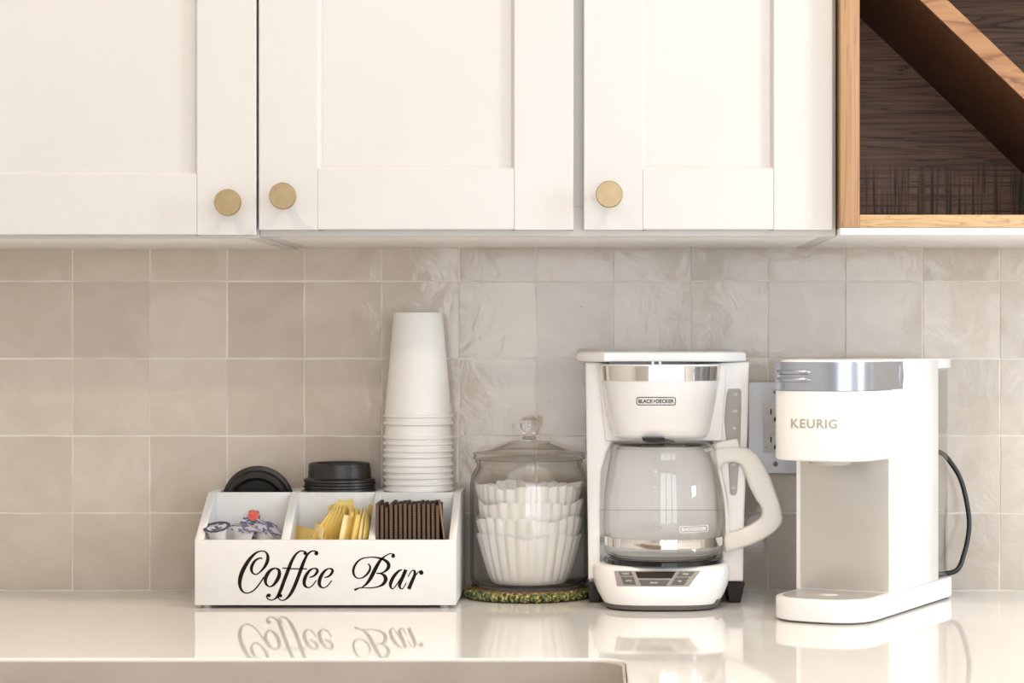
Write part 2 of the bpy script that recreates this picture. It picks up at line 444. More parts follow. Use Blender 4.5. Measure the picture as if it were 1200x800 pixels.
# ============================================================ UPPER CABINETS
DF = -.35      # front face of the doors
def shaker_door(parent, x0, x1, z0, z1, stile=.0735, rail=.0755):
    dr = thing('door', (x0, DF, z0)); dr.parent = parent; dr.location = Vector((x0, DF, z0)) - parent.location
    th, rec, bv = .019, .008, .0042
    def strip(name, prof, a0, a1, vertical, label=None):
        bm = bmesh.new()
        ring = lambda a: [((u, v, a) if vertical else (a, v, u)) for u, v in prof]
        loft(bm, [ring(a0), ring(a1)]); return finish(bm, name, 'cabinet_paint', dr)
    wd, ht = x1-x0, z1-z0
    e = .0012
    strip('stile', [(0, th), (0, e), (e, 0), (stile-bv, 0), (stile, rec), (stile, th)], 0, ht, True)
    strip('stile', [(wd-stile, th), (wd-stile, rec), (wd-stile+bv, 0), (wd-e, 0), (wd, e), (wd, th)], 0, ht, True)
    strip('rail', [(0, th), (0, e), (e, 0.0003), (rail-bv, 0.0003), (rail, rec), (rail, th)], stile-.0035, wd-stile+.0035, False)
    strip('rail', [(ht-rail, th), (ht-rail, rec), (ht-rail+bv, 0.0003), (ht-e, 0.0003), (ht, e), (ht, th)], stile-.0035, wd-stile+.0035, False)
    bm = bmesh.new(); box(bm, stile-.002, wd-stile+.002, rec, th-.002, rail-.002, ht-rail+.002); finish(bm, 'panel', 'cabinet_paint', dr)
    return dr
def knob(door, x, z):
    bm = bmesh.new()
    lathe(bm, [(0, 0), (.0075, 0), (.0075, .002), (.0048, .004), (.0048, .016), (.008, .020), (.0145, .0235), (.0157, .0255), (.0157, .0295), (.0148, .0308), (0, .0308)], 40)
    xform(bm, lambda v: (v.x, -v.z, v.y))
    o = finish(bm, 'knob', 'brass', door, 30); o.location = (x-door.location.x-door.parent.location.x, 0, z-door.location.z-door.parent.location.z)
    o['label'] = 'round brushed brass knob'
def upper_cabinet(x0, x1, zb, label, doors, mull=()):
    t = thing('wall_cabinet', ((x0+x1)/2, 0, zb), label, 'cabinet')
    zt = Z0+1.19; fy = -.3305
    bx('side_panel', 'cabinet_paint', t, x0, x0+.018, fy+.019, 0, zb, zt, world=True, bev=.0005)
    bx('side_panel', 'cabinet_paint', t, x1-.018, x1, fy+.019, 0, zb, zt, world=True, bev=.0005)
    bx('bottom_panel', 'plastic_bright', t, x0+.018, x1-.018, fy+.019, 0, zb, zb+.018, world=True, bev=.0005)  # whiter than the cabinet paint, to carry light bounced off the worktop
    bx('top_panel', 'cabinet_paint', t, x0+.018, x1-.018, fy+.019, 0, zt-.018, zt, world=True, bev=.0005)
    bx('back_panel', 'cabinet_paint', t, x0+.018, x1-.018, -.008, 0, zb+.018, zt-.018, world=True, bev=.0005)
    bm = bmesh.new()
    box(bm, x0, x1, fy, fy+.019, zb, zb+.035, .0008); box(bm, x0, x1, fy, fy+.019, zt-.035, zt, .0008)
    for a in [x0, x1-.03] + [q-.02 for q in mull]:
        box(bm, a, a+(.03 if a in (x0, x1-.03) else .04), fy+.0002, fy+.019, zb+.035, zt-.035, .0008)
    finish(bm, 'face_frame', 'cabinet_paint', t, world=True)
    for (a, b, z, kx, kz) in doors:
        d = shaker_door(t, a, b, z, zt-.006)
        knob(d, kx, kz)
    return t
zb2 = Z0+.458
upper_cabinet(-1.19, -.4016, Z0+.4562, 'white shaker wall cabinet at the left, brass knob at its bottom right corner',
    [(-1.183, -.8045, Z0+.4589, -1.153, Z0+.4953), (-.7825, -.4028, Z0+.4589, -.4317, Z0+.4953)], [-.7935])
upper_cabinet(-.4012, .2835, zb2, 'white two-door shaker wall cabinet in the middle, next to the wooden rack',
    [(-.3998, -.0282, Z0+.465, -.3674, Z0+.5028), (-.0161, .2780, Z0+.465, .0139, Z0+.5048)], [-.022])

# ============================================================ WOODEN RACK AT THE RIGHT
rx0, rx1, ry = .2850, .780, -.3690
rk = thing('wooden_rack', ((rx0+rx1)/2, 0, zb2), 'open oak-edged rack with dark wooden back and diagonal board, right of white cabinets', 'rack')
rzt = Z0+1.19
bx('side_panel', 'oak_upright', rk, rx0, rx0+.0225, ry, 0, zb2+.0085, rzt, world=True, bev=.0008)
bx('side_panel', 'oak_upright', rk, rx1-.0225, rx1, ry, 0, zb2+.0085, rzt, world=True, bev=.0008)
bx('bottom_panel', 'oak_rail', rk, rx0+.0225, rx1-.0225, ry+.0003, 0, zb2+.0085, zb2+.0235, world=True, bev=.0008)
bx('top_panel', 'oak_rail', rk, rx0+.0225, rx1-.0225, ry+.0003, 0, rzt-.0225, rzt, world=True, bev=.0008)
bx('shelf', 'oak_rail', rk, rx0+.0225, rx1-.0225, ry+.0003, -.023, Z0+.806, Z0+.828, world=True, bev=.0008)  # unseen shelf, added to shade the upper back panel from the ceiling lamps
o = bx('back_panel', 'walnut', rk, rx0+.0225, rx1-.0225, -.022, -.010, zb2+.0235, rzt-.0225, world=False, bev=0)
xo = (rx0+rx1)/2; o.data.transform(Matrix.Translation((-xo, 0, -zb2)))
bx('underside_panel', 'plastic_bright', rk, rx0, rx1, ry+.001, 0, zb2, zb2+.0083, world=True, bev=.0005)['label'] = 'white underside with bounced light in its colour'  # extra whiteness stands in for bounce light from the worktop
# side lining (dark) and diagonal board
bm = bmesh.new()
xa = rx0+.0225
def yz(px, py): d = 3+ry; return (WX(px, d), WZ(py, d))
s_ = .955
zA = WZ(0, 3+ry) + (WX(1110.5, 3+ry)-xa)*s_       # top face at the left wall
zB = WZ(0, 3+ry) + (WX(1079, 3+ry)-xa)*s_
xb = xa + (zB-(zb2+.0235))/s_; xc = xa + (zA-(zb2+.0235))/s_
xc = min(xc, rx1-.0225)
prof = [(xa, zB), (xa, zA), (xc, zb2+.0235+(0 if xc < rx1-.0226 else zA-(xc-xa)*s_-(zb2+.0235))), (xb, zb2+.0235)]
loft(bm, [[(x, ry+.0008, z) for x, z in prof], [(x, ry+.006, z) for x, z in prof]])
finish(bm, 'diagonal_board_edge', 'oak_diagonal', rk, world=True)['label'] = 'lighter front edge of the diagonal board'
bm = bmesh.new()
loft(bm, [[(x, ry+.006, z) for x, z in prof], [(x, -.022, z) for x, z in prof]])
finish(bm, 'diagonal_board', 'walnut_dark', rk, world=True)

# ============================================================ OUTLET
oc = W(908.5, 501.5, 3.0)
t = thing('wall_outlet', (oc.x, -.0015, oc.z-.061), 'pale metal wall outlet plate with two sockets on the tiles between the coffee machines', 'outlet')
bm = bmesh.new(); hw, hh = .0372, .0618
loft(bm, [[(x, 0, z) for x, z in rrect(-hw, hw, 0, 2*hh, .003)], [(x, -.003, z) for x, z in rrect(-hw, hw, 0, 2*hh, .003)], [(x, -.0048, z) for x, z in rrect(-hw+.0015, hw-.0015, .0015, 2*hh-.0015, .003)]])
finish(bm, 'cover_plate', 'plate_metal', t, 25)
bm = bmesh.new(); loft(bm, [[(x, y, z+hh) for x, z in rrect(-.0168, .0168, -.0338, .0338, .002)] for y in (-.0035, -.0062)])
rc = finish(bm, 'receptacle', 'socket_white', t, 25)
for s in (1, -1):
    bm = bmesh.new(); zc = hh+s*.0185
    box(bm, -.0072, -.0055, -.0065, -.006, zc-.001, zc+.0065); box(bm, .0055, .0072, -.0065, -.006, zc-.001, zc+.0065)
    q = bmesh.new(); pl = [(-.0024, -.0035), (.0024, -.0035)] + [(.0024*cos(R(a)), .0024*sin(R(a))) for a in range(0, 181, 30)]
    loft(q, [[(x, y, z+zc-.0065) for x, z in pl] for y in (-.006, -.0065)]); merge(bm, q); finish(bm, 'socket_holes', 'slot_black', rc, None)
for z0_ in (.0012, -.0062):
    b = bx('button', 'socket_white', rc, -.0082, .0082, -.0072, -.006, hh+z0_, hh+z0_+.0050, bev=.0004)
bm = text_bm('HI', .003, .0001); xform(bm, lambda v: (v.x-.0125, -.0064-v.z*.1, v.y+hh-.0262)); finish(bm, 'lettering', 'print_dark', rc, None)
for zs in (hh+.0483, hh-.0483):
    bm = bmesh.new(); lathe(bm, [(0, .0012), (.0018, .0012), (.0034, .0004), (.0036, 0)], 16); xform(bm, lambda v: (v.x, -.0046-v.z, v.y+zs))
    sc = finish(bm, 'screw', 'screw_metal', t)
    bm = bmesh.new(); box(bm, -.0006, .0006, -.0062, -.0056, zs-.003, zs+.003); finish(bm, 'slot', 'slot_black', sc, None)

# ============================================================ COFFEE BAR BOX
d0, d1 = 2.800, 2.9
BX0, BX1 = -.5022, -.1762; BY = d0-3
bo = (0.5*(BX0+BX1), BY, Z0)
t = thing('coffee_caddy', bo, 'white painted wooden condiment caddy lettered Coffee Bar, slanted compartments, left end of the worktop', 'organizer')
zb_, zf, zt_ = Z0+.0042, WZ(632.5, d0), Z0+.1385
ymid = -.1045
side = [(BY+.0083, zb_), (BY+.0083, zf), (ymid, zt_), (-.004, zt_), (-.004, zb_)]
def panel(name, x0, x1, zlow=None):
    bm = bmesh.new(); pr = side if zlow is None else [(a, max(b, zlow)) for a, b in side]
    loft(bm, [[(x, a, b) for a, b in pr] for x in (x0, x1)])
    bmesh.ops.bevel(bm, geom=bm.edges[:], offset=.0008, segments=1, affect='EDGES')
    return finish(bm, name, 'box_paint', t, world=True)
FLO = Z0+.075
# side panels reach to the very front
side_full = [(BY+.0003, zb_), (BY+.0003, zf), (ymid, zt_), (-.004, zt_), (-.004, zb_)]
side, keep = side_full, side
panel('side_panel', BX0, BX0+.0105); panel('side_panel', BX1-.009, BX1)
side = keep
DV = [(-.3959, -.3850), (-.2866, -.2780)]
for a, b in DV: panel('divider', a, b, Z0+.012)
bx('front_panel', 'box_paint', t, BX0+.0002, BX1-.0002, BY, BY+.008, zb_, zf, world=True, bev=.0008)
bx('back_panel', 'box_paint', t, BX0+.0105, BX1-.009, -.008, -.0042, zb_+.008, zt_-.001, world=True, bev=.0004)
bx('bottom_panel', 'box_paint', t, BX0+.0105, BX1-.009, BY+.008, -.008, zb_, zb_+.0078, world=True, bev=.0004)
cells = [(BX0+.0105, DV[0][0]), (DV[0][1], DV[1][0]), (DV[1][1], BX1-.009)]
for i, (a, b) in enumerate(cells):
    bx('middle_panel', 'box_paint', t, a, b, ymid, ymid+.0065, zb_+.0078, zt_, world=True, bev=.0005)
    bx('shelf', 'box_paint', t, a, b, BY+.008, ymid, FLO-.008, FLO, world=True, bev=.0002)
    zz = Z0+.0765 if i == 0 else Z0+.137
    bx('shelf', 'box_paint', t, a, b, ymid+.0065, -.008, zz-.006, zz, world=True, bev=.0002)
for x in (BX0+.013, BX1-.015):
    for y in (BY+.012, -.022):
        bm = bmesh.new(); lathe(bm, [(0, 0), (.0065, 0), (.0065, .0044), (0, .0044)], 16, (x, y, Z0)); finish(bm, 'foot', 'gauge_grey', t, world=True)
# script lettering
bm = bmesh.new()
def stroke(pts, ox, oy, s, k=7):
    P = crom(pts, k); n = len(P); a, b = [], []
    for i in range(n):
        p0, p1 = P[max(i-1, 0)], P[min(i+1, n-1)]
        tx, ty = p1[0]-p0[0], p1[1]-p0[1]; ll = math.hypot(tx, ty) or 1
        nx, ny = -ty/ll, tx/ll; hw = (max(P[i][2], 8)*1.22+2.5*s/10)*.5
        a.append((P[i][0]+nx*hw, P[i][1]+ny*hw)); b.append((P[i][0]-nx*hw, P[i][1]-ny*hw))
    va = [bm.verts.new(W(ox+x/s, oy+y/s, d0)) for x, y in a]; vb = [bm.verts.new(W(ox+x/s, oy+y/s, d0)) for x, y in b]
    for i in range(n-1):
        if (va[i].co-va[i+1].co).length + (vb[i].co-vb[i+1].co).length > 1e-7: bm.faces.new((va[i], va[i+1], vb[i+1], vb[i]))
def blob(x, y, r, ox, oy, s):
    bm.faces.new([bm.verts.new(W(ox+(x+r*cos(2*pi*i/18))/s, oy+(y+r*sin(2*pi*i/18))/s, d0)) for i in range(18)])
A_ = (270, 635, 10)
stroke([(375,194,10),(345,186,12),(292,215,20),(257,268,27),(246,318,26),(262,360,16),(300,378,10),(350,348,13),(402,288,24),(434,222,31),(438,162,26),(415,118,14),(370,104,9),(310,120,16),(240,182,28),(178,272,36),(130,370,38),(110,460,34),(117,530,24),(147,580,14),(195,597,9),(250,580,10),(302,538,12),(350,475,12),(393,408,10)], *A_)
stroke([(530,304,10),(480,322,22),(435,372,32),(411,432,32),(418,488,22),(455,520,10),(500,505,20),(545,450,32),(573,385,34),(568,328,24),(530,304,10)], *A_)
B_ = (320, 635, 10)
stroke([(388,120,14),(350,103,10),(308,110,13),(260,152,20),(215,232,28),(180,320,32),(130,450,32),(90,560,32),(50,638,22),(10,670,10),(-25,679,9),(-60,664,9),(-73,638,12),(-64,614,16)], *B_); blob(377,132,21,*B_); blob(-48,623,22,*B_)
stroke([(110,303,9),(240,311,9),(398,313,9)], *B_)
stroke([(524,118,14),(480,103,10),(440,113,14),(400,150,20),(360,230,28),(330,310,32),(290,420,32),(250,520,32),(208,602,28),(160,660,16),(115,682,9),(80,672,9),(62,645,11),(72,620,14)], *B_); blob(508,132,24,*B_); blob(87,626,21,*B_)
stroke([(425,413,8),(478,396,16),(516,352,24),(516,320,20),(480,307,10),(432,330,20),(387,390,30),(365,460,32),(374,510,24),(415,533,9),(460,510,9),(508,447,9)], *B_)
stroke([(602,415,8),(655,398,16),(693,354,24),(693,322,20),(657,309,10),(610,333,20),(565,393,30),(542,462,32),(551,513,24),(592,535,9),(640,510,9),(687,450,9)], *B_)
C_ = (405, 640, 12)
stroke([(318,240,10),(343,280,18),(343,322,22),(310,380,22),(255,430,16),(195,448,9),(140,430,16),(110,370,25),(117,300,25),(162,222,20),(232,172,14),(330,153,10),(430,156,14),(530,182,24),(596,232,36),(603,290,38),(562,345,22),(500,374,10),(432,376,8)], *C_)
stroke([(432,378,8),(500,384,16),(550,418,36),(563,468,42),(530,528,30),(460,565,14),(350,583,10),(235,580,9),(180,590,14),(140,606,22),(122,612,16)], *C_)
stroke([(690,118,14),(650,102,9),(608,106,10),(550,142,14),(492,192,28),(432,290,40),(392,370,42),(345,458,38),(290,530,24),(228,577,9)], *C_); blob(670,136,26,*C_)
stroke([(362,382,8),(385,368,14)], *C_)
stroke([(795,328,10),(742,350,24),(672,432,36),(633,520,36),(636,572,22),(662,596,9),(700,562,10),(760,472,10),(828,362,10)], *C_)
stroke([(848,326,38),(800,440,38),(762,530,36),(765,578,22),(795,597,9),(825,565,9),(852,512,9)], *C_)
stroke([(880,427,9),(915,360,10),(950,336,12),(972,352,24),(968,410,32),(930,500,38),(888,600,40)], *C_)
stroke([(972,424,9),(1015,370,9),(1050,345,10),(1078,345,14)], *C_); blob(1066,370,30,*C_)
bmesh.ops.translate(bm, verts=bm.verts[:], vec=(0, -.0003, 0))
r = bmesh.ops.extrude_face_region(bm, geom=bm.faces[:]); bmesh.ops.translate(bm, verts=[g for g in r['geom'] if isinstance(g, bmesh.types.BMVert)], vec=(0, .0002, 0))
finish(bm, 'lettering', 'ink_black', t, None, world=True)['label'] = 'black script lettering'

# lids
lid_prof = [(0, .0165), (.030, .0165), (.0325, .0180), (.034, .0235), (.0355, .0250), (.0385, .0250), (.0400, .0235), (.0410, .0065), (.0420, .0052), (.0445, .0048), (.0465, .0035), (.0468, .0010), (.0455, 0), (.0440, 0), (.0440, .0028), (.0398, .0040), (.0385, .0225), (.0365, .0235), (.0350, .0220), (.0335, .0165), (.0310, .0150), (0, .0150)]
def lid_obj(name):
    bm = bmesh.new(); lathe(bm, lid_prof, 56, closed=False)
    return finish(bm, name, 'black_plastic', None, 30)
xc_, yc_ = WX(398.5, 2.95), -.054
ords = ['topmost black plastic cup lid of the small stack behind the sugar packets', 'black plastic cup lid second from the top of the small stack, only its rim showing', 'black plastic cup lid third from the top of the small stack, only its rim showing', 'bottom black plastic cup lid of the small stack, only its rim showing']
l0 = lid_obj('cup_lid')
for i, z in enumerate((.1492, .1453, .1414, .1375)):
    o = l0 if i == 0 else l0.copy()
    if i: COL.objects.link(o)
    o.location = (xc_+(.0006 if i % 2 else -.0004), yc_, Z0+z); tag(o, ords[i], 'lid', 'black cup lids in the stack')
    o.rotation_euler = (0, 0, i)
bm = bmesh.new(); bm.from_mesh(l0.data)
bpy.data.objects
me2 = l0.data.copy()
o = bpy.data.objects.new('cup_lid', me2); COL.objects.link(o)
o.rotation_euler = (R(98), 0, R(3)); o.location = (WX(302, 2.955), -.040, Z0+.0765+.0470)
tag(o, 'black plastic cup lid standing on edge at the back of the left compartment', 'lid', 'black cup lids in the caddy'); bm.free()

# paper cups
cup_prof = [(0, .130), (.0290, .130), (.0295, .1365), (.0312, .1368), (.0320, .1350), (.0438, .0040), (.0450, .0042), (.0460, .0030), (.0460, .0008), (.0448, 0), (.0436, .0006), (.0425, .0040), (.0306, .1290), (0, .1290)]
bm = bmesh.new(); lathe(bm, cup_prof, 64); c0 = finish(bm, 'paper_cup', 'paper_white', None, 30)
cy = [487, 495.5, 512, 519, 527, 533.6, 543.5, 551, 558, 565.5, 572.8]
words_ = ['topmost white paper cup of the upside-down stack, its whole smooth side bare', 'second', 'third', 'fourth', 'fifth', 'sixth', 'seventh', 'eighth', 'ninth', 'tenth', 'bottom']
random.seed(3)
for i, y in enumerate(cy):
    o = c0 if i == 0 else c0.copy()
    if i: COL.objects.link(o)
    o.location = (WX(490.5, 2.95)+random.uniform(-.0005, .0005), -.0525, WZ(y, 2.95)-.0016)
    o.rotation_euler = (random.uniform(-.003, .003), random.uniform(-.003, .003), i)
    tag(o, words_[0] if i == 0 else ('lowest white paper cup of the upside-down stack, its rim just above the caddy' if i == 10 else f'{words_[i]} white paper cup from the top of the upside-down stack, only its rim showing'), 'cup', 'white paper cups in the stack')

# creamers
def creamer(loc, rot, fm, label, tab):
    t = thing('creamer_cup', loc, label, 'creamer', 'coffee creamers in the left compartment'); t.rotation_euler = rot
    bm = bmesh.new(); lathe(bm, [(0, 0), (.0095, 0), (.0110, .001), (.0138, .0150), (.0155, .0158), (.0155, .0166), (.013, .0166), (.0105, .002), (0, .0015)], 28); finish(bm, 'tub', 'creamer_tub', t)
    bm = bmesh.new(); pl = [(.0172*cos(a), .0172*sin(a)) for a in [2*pi*i/36 for i in range(36)]]
    pl = [((x+.006 if abs(math.atan2(y, x)) < .45 else x), y) for x, y in pl]
    ca, sa = cos(tab), sin(tab); pl = [(x*ca-y*sa, x*sa+y*ca) for x, y in pl]
    loft(bm, [[(x, y, .0167) for x, y in pl], [(x, y, .0173) for x, y in pl]]); f = finish(bm, 'foil_lid', fm, t, 30); f['label'] = 'printed foil lid'
    if fm == 'foil_blue':
        q = bmesh.new(); lathe(q, [(.0125, .01733), (.0172, .01733), (.0172, .0176), (.0125, .0176)], 30, closed=True); finish(q, 'rim_print', 'foil_navy', f)
    return t
creamer((WX(256.5, 2.829), 2.829-3, FLO+.0085), (R(18), R(-6), 0), 'foil_blue', 'creamer tub with a dark blue rimmed lid, leftmost in the caddy', 2.6)
creamer((WX(284, 2.832), 2.832-3, FLO+.0068), (R(15), R(8), 0), 'foil_grey', 'creamer tub with a grey-blue printed lid, right beside the dark blue rimmed one', .2)
creamer((WX(309, 2.850), 2.850-3, FLO+.0070), (R(20), R(24), 0), 'foil_grey', 'creamer tub tilted down to the right against the divider', 0)
c4 = creamer((WX(296, 2.872), 2.872-3, FLO+.0140), (R(60), R(4), R(6)), 'foil_grey', 'creamer tub standing behind the others with a red lid tab on top', 1.57)
bm = bmesh.new(); pl = [(.0075*cos(a)*(.9), .0075*sin(a)+.0155) for a in [2*pi*i/20 for i in range(20)]]
loft(bm, [[(x, y, .01745) for x, y in pl], [(x, y, .0180) for x, y in pl]]); finish(bm, 'lid_tab', 'foil_red', c4, 30)['label'] = 'red lid tab'

# sugar packets
def packet_mesh(w_=.034, h_=.052):
    bm = bmesh.new(); nx, nz = 6, 8; f, b = [], []
    for i in range(nx+1):
        fr, br = [], []
        for j in range(nz+1):
            u, v = i/nx, j/nz; t_ = .0021*(sin(pi*u)**.5)*(sin(pi*min(max((v-.08)/.84, 0), 1))**.4) + .0002
            x = (u-.5)*w_; z = v*h_; wv = .0012*sin(5*u+4*v) + (.0006*(1 if i % 2 else -1) if j in (0, nz) else 0)
            fr.append(bm.verts.new((x, -t_+wv, z))); br.append(bm.verts.new((x, t_+wv, z)))
        f.append(fr); b.append(br)
    for i in range(nx):
        for j in range(nz):
            bm.faces.new((f[i][j], f[i+1][j], f[i+1][j+1], f[i][j+1])); bm.faces.new((b[i][j], b[i][j+1], b[i+1][j+1], b[i+1][j]))
    for i in range(nx):
        for j in (0, nz): bm.faces.new((f[i][j], f[i+1][j], b[i+1][j], b[i][j]))
    for j in range(nz):
        for i in (0, nx): bm.faces.new((f[i][j], f[i][j+1], b[i][j+1], b[i][j]))
    return bm
p0 = finish(packet_mesh(), 'sugar_packet', 'sugar_paper', None, 60); p1 = finish(packet_mesh(), 'sugar_packet', 'sugar_paper_pale', None, 60)
GP = 'yellow sugar packets in the middle compartment'
used = {0: False, 1: False}
def packet(kind, px, py, d, rx, ry_, rz, label):
    src = (p0, p1)[kind]
    o = src if not used[kind] else src.copy()
    if used[kind]: COL.objects.link(o)
    used[kind] = True
    # px,py give the middle of the packet
    M = Matrix.Rotation(R(rz), 3, 'Z') @ Matrix.Rotation(R(ry_), 3, 'Y') @ Matrix.Rotation(R(rx), 3, 'X')
    o.rotation_euler = M.to_euler(); o.location = W(px, py, d) - M @ Vector((0, 0, .026))
    tag(o, label, 'packet', GP)
packet(1, 372, 630.5, 2.829, 72, 97, 4, 'pale yellow sugar packet lying nearly flat along the front left of its compartment')
packet(0, 358, 634, 2.858, 60, 100, 20, 'darker yellow sugar packet lying flat behind the pale one at the left')
fan = [(383,624,2.836,4,50,66),(388,622,2.840,4,45,68),(393,620,2.844,4,39,70),(398,619,2.848,4,33,72),(403,618,2.852,4,27,74),(391,617,2.868,5,40,22),(404,611,2.876,5,-14,14)]
fl = ['lowest sugar packet of the leaning fan, nearest the flat ones', 'second sugar packet of the leaning fan from the left', 'third sugar packet of the leaning fan from the left', 'fourth sugar packet of the leaning fan from the left', 'rightmost sugar packet of the leaning fan', 'yellow sugar packet standing behind the leaning fan at its left', 'tallest yellow sugar packet, standing behind the middle of the pile']
for (a, l) in zip(fan, fl): packet(0, *a, l)
packet(0, 397, 612, 2.868, 6, 34, 14, 'yellow sugar packet crossing the tallest one from the left')
up = [(408,628,2.826,4,8,62),(413,625,2.832,4,14,72),(418,622,2.838,3,18,80),(423,621,2.842,3,22,84),(427,624,2.834,4,16,78),(421,627,2.826,4,6,70),(432,618,2.866,6,28,55)]
ul = ['pale sugar packet at the front middle with its corner pointing left', 'first upright sugar packet right of the pale front one', 'second upright sugar packet right of the pale front one', 'tall upright sugar packet leaning right in the right half', 'upright sugar packet nearest the right divider', 'short upright sugar packet at the very front, right half', 'darker sugar packet leaning on the right divider at the back']
up += [(416,629,2.828,3,12,86),(424,629,2.828,3,19,88),(430,627,2.832,3,12,84),(411,618,2.852,3,22,80)]
ul += ['thin sugar packet edge-on at the front, left of the short upright one', 'thin sugar packet edge-on at the front, right of the short upright one', 'thin sugar packet edge-on at the front, touching the right divider', 'sugar packet edge-on behind the front row, right of the tallest one']
for i, (a, l) in enumerate(zip(up, ul)): packet(1 if i in (0, 3, 4, 8) else 0, *a, l)

# corrugated sleeves
def sleeve_mesh(m_):
    bm = bmesh.new(); h, dp = .0545, .072
    for x in (0, .0017, .0034): box(bm, x, x+.0004, 0, dp, 0, h)
    for xo_ in (.00105, .00275):
        N_ = 54; A, B, Cc, D = [], [], [], []
        for i in range(N_+1):
            z = h*i/N_; x = xo_+.00055*sin(2*pi*i/3.0); g_ = .00033
            A.append(bm.verts.new((x-g_, -.0002, z))); B.append(bm.verts.new((x+g_, -.0002, z)))
            Cc.append(bm.verts.new((x+g_, dp-.001, z))); D.append(bm.verts.new((x-g_, dp-.001, z)))
        for i in range(N_):
            for p, q in ((A, B), (B, Cc), (Cc, D), (D, A)): bm.faces.new((p[i], p[i+1], q[i+1], q[i]))
    return bm
sl_bm = sleeve_mesh(0)
bmesh.ops.recalc_face_normals(sl_bm, faces=sl_bm.faces[:])
me = bpy.data.meshes.new('cup_sleeve'); sl_bm.to_mesh(me); sl_bm.free()
me.materials.append(MAT['kraft_dark']); me.materials.append(MAT['kraft_mid'])
nb = 3*6
for p in me.polygons: p.material_index = 1 if p.index >= nb else 0
nS = 14; random.seed(5); X_a = DV[1][1]+.0004; pit = (.0932-.0115)/nS
num = ['first', 'second', 'third', 'fourth', 'fifth', 'sixth', 'seventh', 'eighth', 'ninth', 'tenth', 'eleventh', 'twelfth', 'thirteenth', 'fourteenth', 'fifteenth', 'sixteenth']
for i in range(nS):
    o = bpy.data.objects.new('cup_sleeve', me); COL.objects.link(o)
    o.location = (X_a+pit*i, -.1885+random.uniform(0, .003), FLO+.0003); o.scale = (1, 1, 1-random.uniform(0, .05)*(i % 3))
    o.rotation_euler = (0, R(-.2-.25*(i/nS)), 0)
    tag(o, f'brown corrugated cup sleeve, {num[i]} from the left in the upright row', 'cup sleeve', 'brown cup sleeves in the right compartment')
me3 = me.copy(); me3.materials.clear(); me3.materials.append(MAT['kraft_light']); me3.materials.append(MAT['kraft_dark'])
for p in me3.polygons: p.material_index = 0
o = bpy.data.objects.new('cup_sleeve', me3); COL.objects.link(o); o.scale = (.55, .93, 1.02)
o.location = (-.1915, -.186, FLO+.0004); o.rotation_euler = (0, R(-7.5), R(4))
tag(o, 'lighter kraft cup sleeve leaning at the right end of the row, its flat face showing', 'cup sleeve', 'brown cup sleeves in the right compartment')

# ============================================================ COASTER, JAR, FILTERS
jd = 2.93; jx = WX(620, jd); jy = jd-3
cx2 = WX(618, jd)
t = thing('beaded_coaster', (cx2, jy, Z0), 'round trivet edged with mottled green and yellow beads under the glass jar', 'trivet')
bm = bmesh.new(); lathe(bm, [(0, 0.0005), (.070, .0005), (.0735, .003), (.0755, .0085), (.0745, .0120), (.072, .0132), (0, .0132)], 64); finish(bm, 'disc', 'cork_brown', t)['label'] = 'brown woven disc'
nb_ = 36
bm = bmesh.new(); bmesh.ops.create_icosphere(bm, subdivisions=2, radius=.0077)
for v in bm.verts: v.co *= 1+.22*noise.noise(v.co*260); 
for v in bm.verts: v.co.z *= .88
bead = finish(bm, 'bead', 'moss_bead', t, 60)
for i in range(nb_):
    o = bead if i == 0 else bead.copy()
    if i: COL.objects.link(o)
    a = 2*pi*i/nb_; o.location = (.0765*cos(a), .0765*sin(a), .0070); o.rotation_euler = (0, 0, i*2.1)
jz = Z0+.0135
J = thing('glass_jar', (jx, jy, jz), 'round clear glass jar with knobbed lid holding white coffee filters, on the green coaster', 'jar')
outp = [(0, 0), (.066, 0), (.0705, .0015), (.0745, .006), (.0765, .013), (.0768, .10), (.0768, .135), (.0755, .144), (.0715, .152), (.0685, .156), (.0680, .160), (.0700, .1625), (.0700, .1655), (.0675, .1660)]
inp = [(.0655, .1655), (.0650, .160), (.0658, .155), (.0690, .149), (.0730, .142), (.0742, .134), (.0742, .014), (.0720, .0075), (.068, .005), (0, .005)]
bm = bmesh.new(); lathe(bm, outp+inp, 72); finish(bm, 'body', 'jar_glass', J, 60)
bm = bmesh.new()
lathe(bm, [(0, .1720), (.040, .1705), (.058, .1672), (.0640, .1662), (.0700, .1662), (.0730, .1668), (.0735, .1685), (.0722, .1700), (.0716, .1712), (.0728, .1728), (.0722, .1745), (.0690, .1755), (.0590, .1760), (.0470, .1795), (.0350, .1840), (.0275, .1865), (.0268, .1885), (.0245, .1895), (.0150, .1893), (0, .1893)], 64)
jl = finish(bm, 'lid', 'jar_glass', J, 50)
bm = bmesh.new()
lathe(bm, [(0, .1896), (.0098, .1896), (.0098, .1900), (.0090, .1930), (.0085, .1945), (.0072, .1975), (.0085, .2000), (.0125, .2045), (.0140, .2100), (.0128, .2160), (.0090, .2200), (0, .2215)], 48)
finish(bm, 'knob', 'glass', jl, 60)
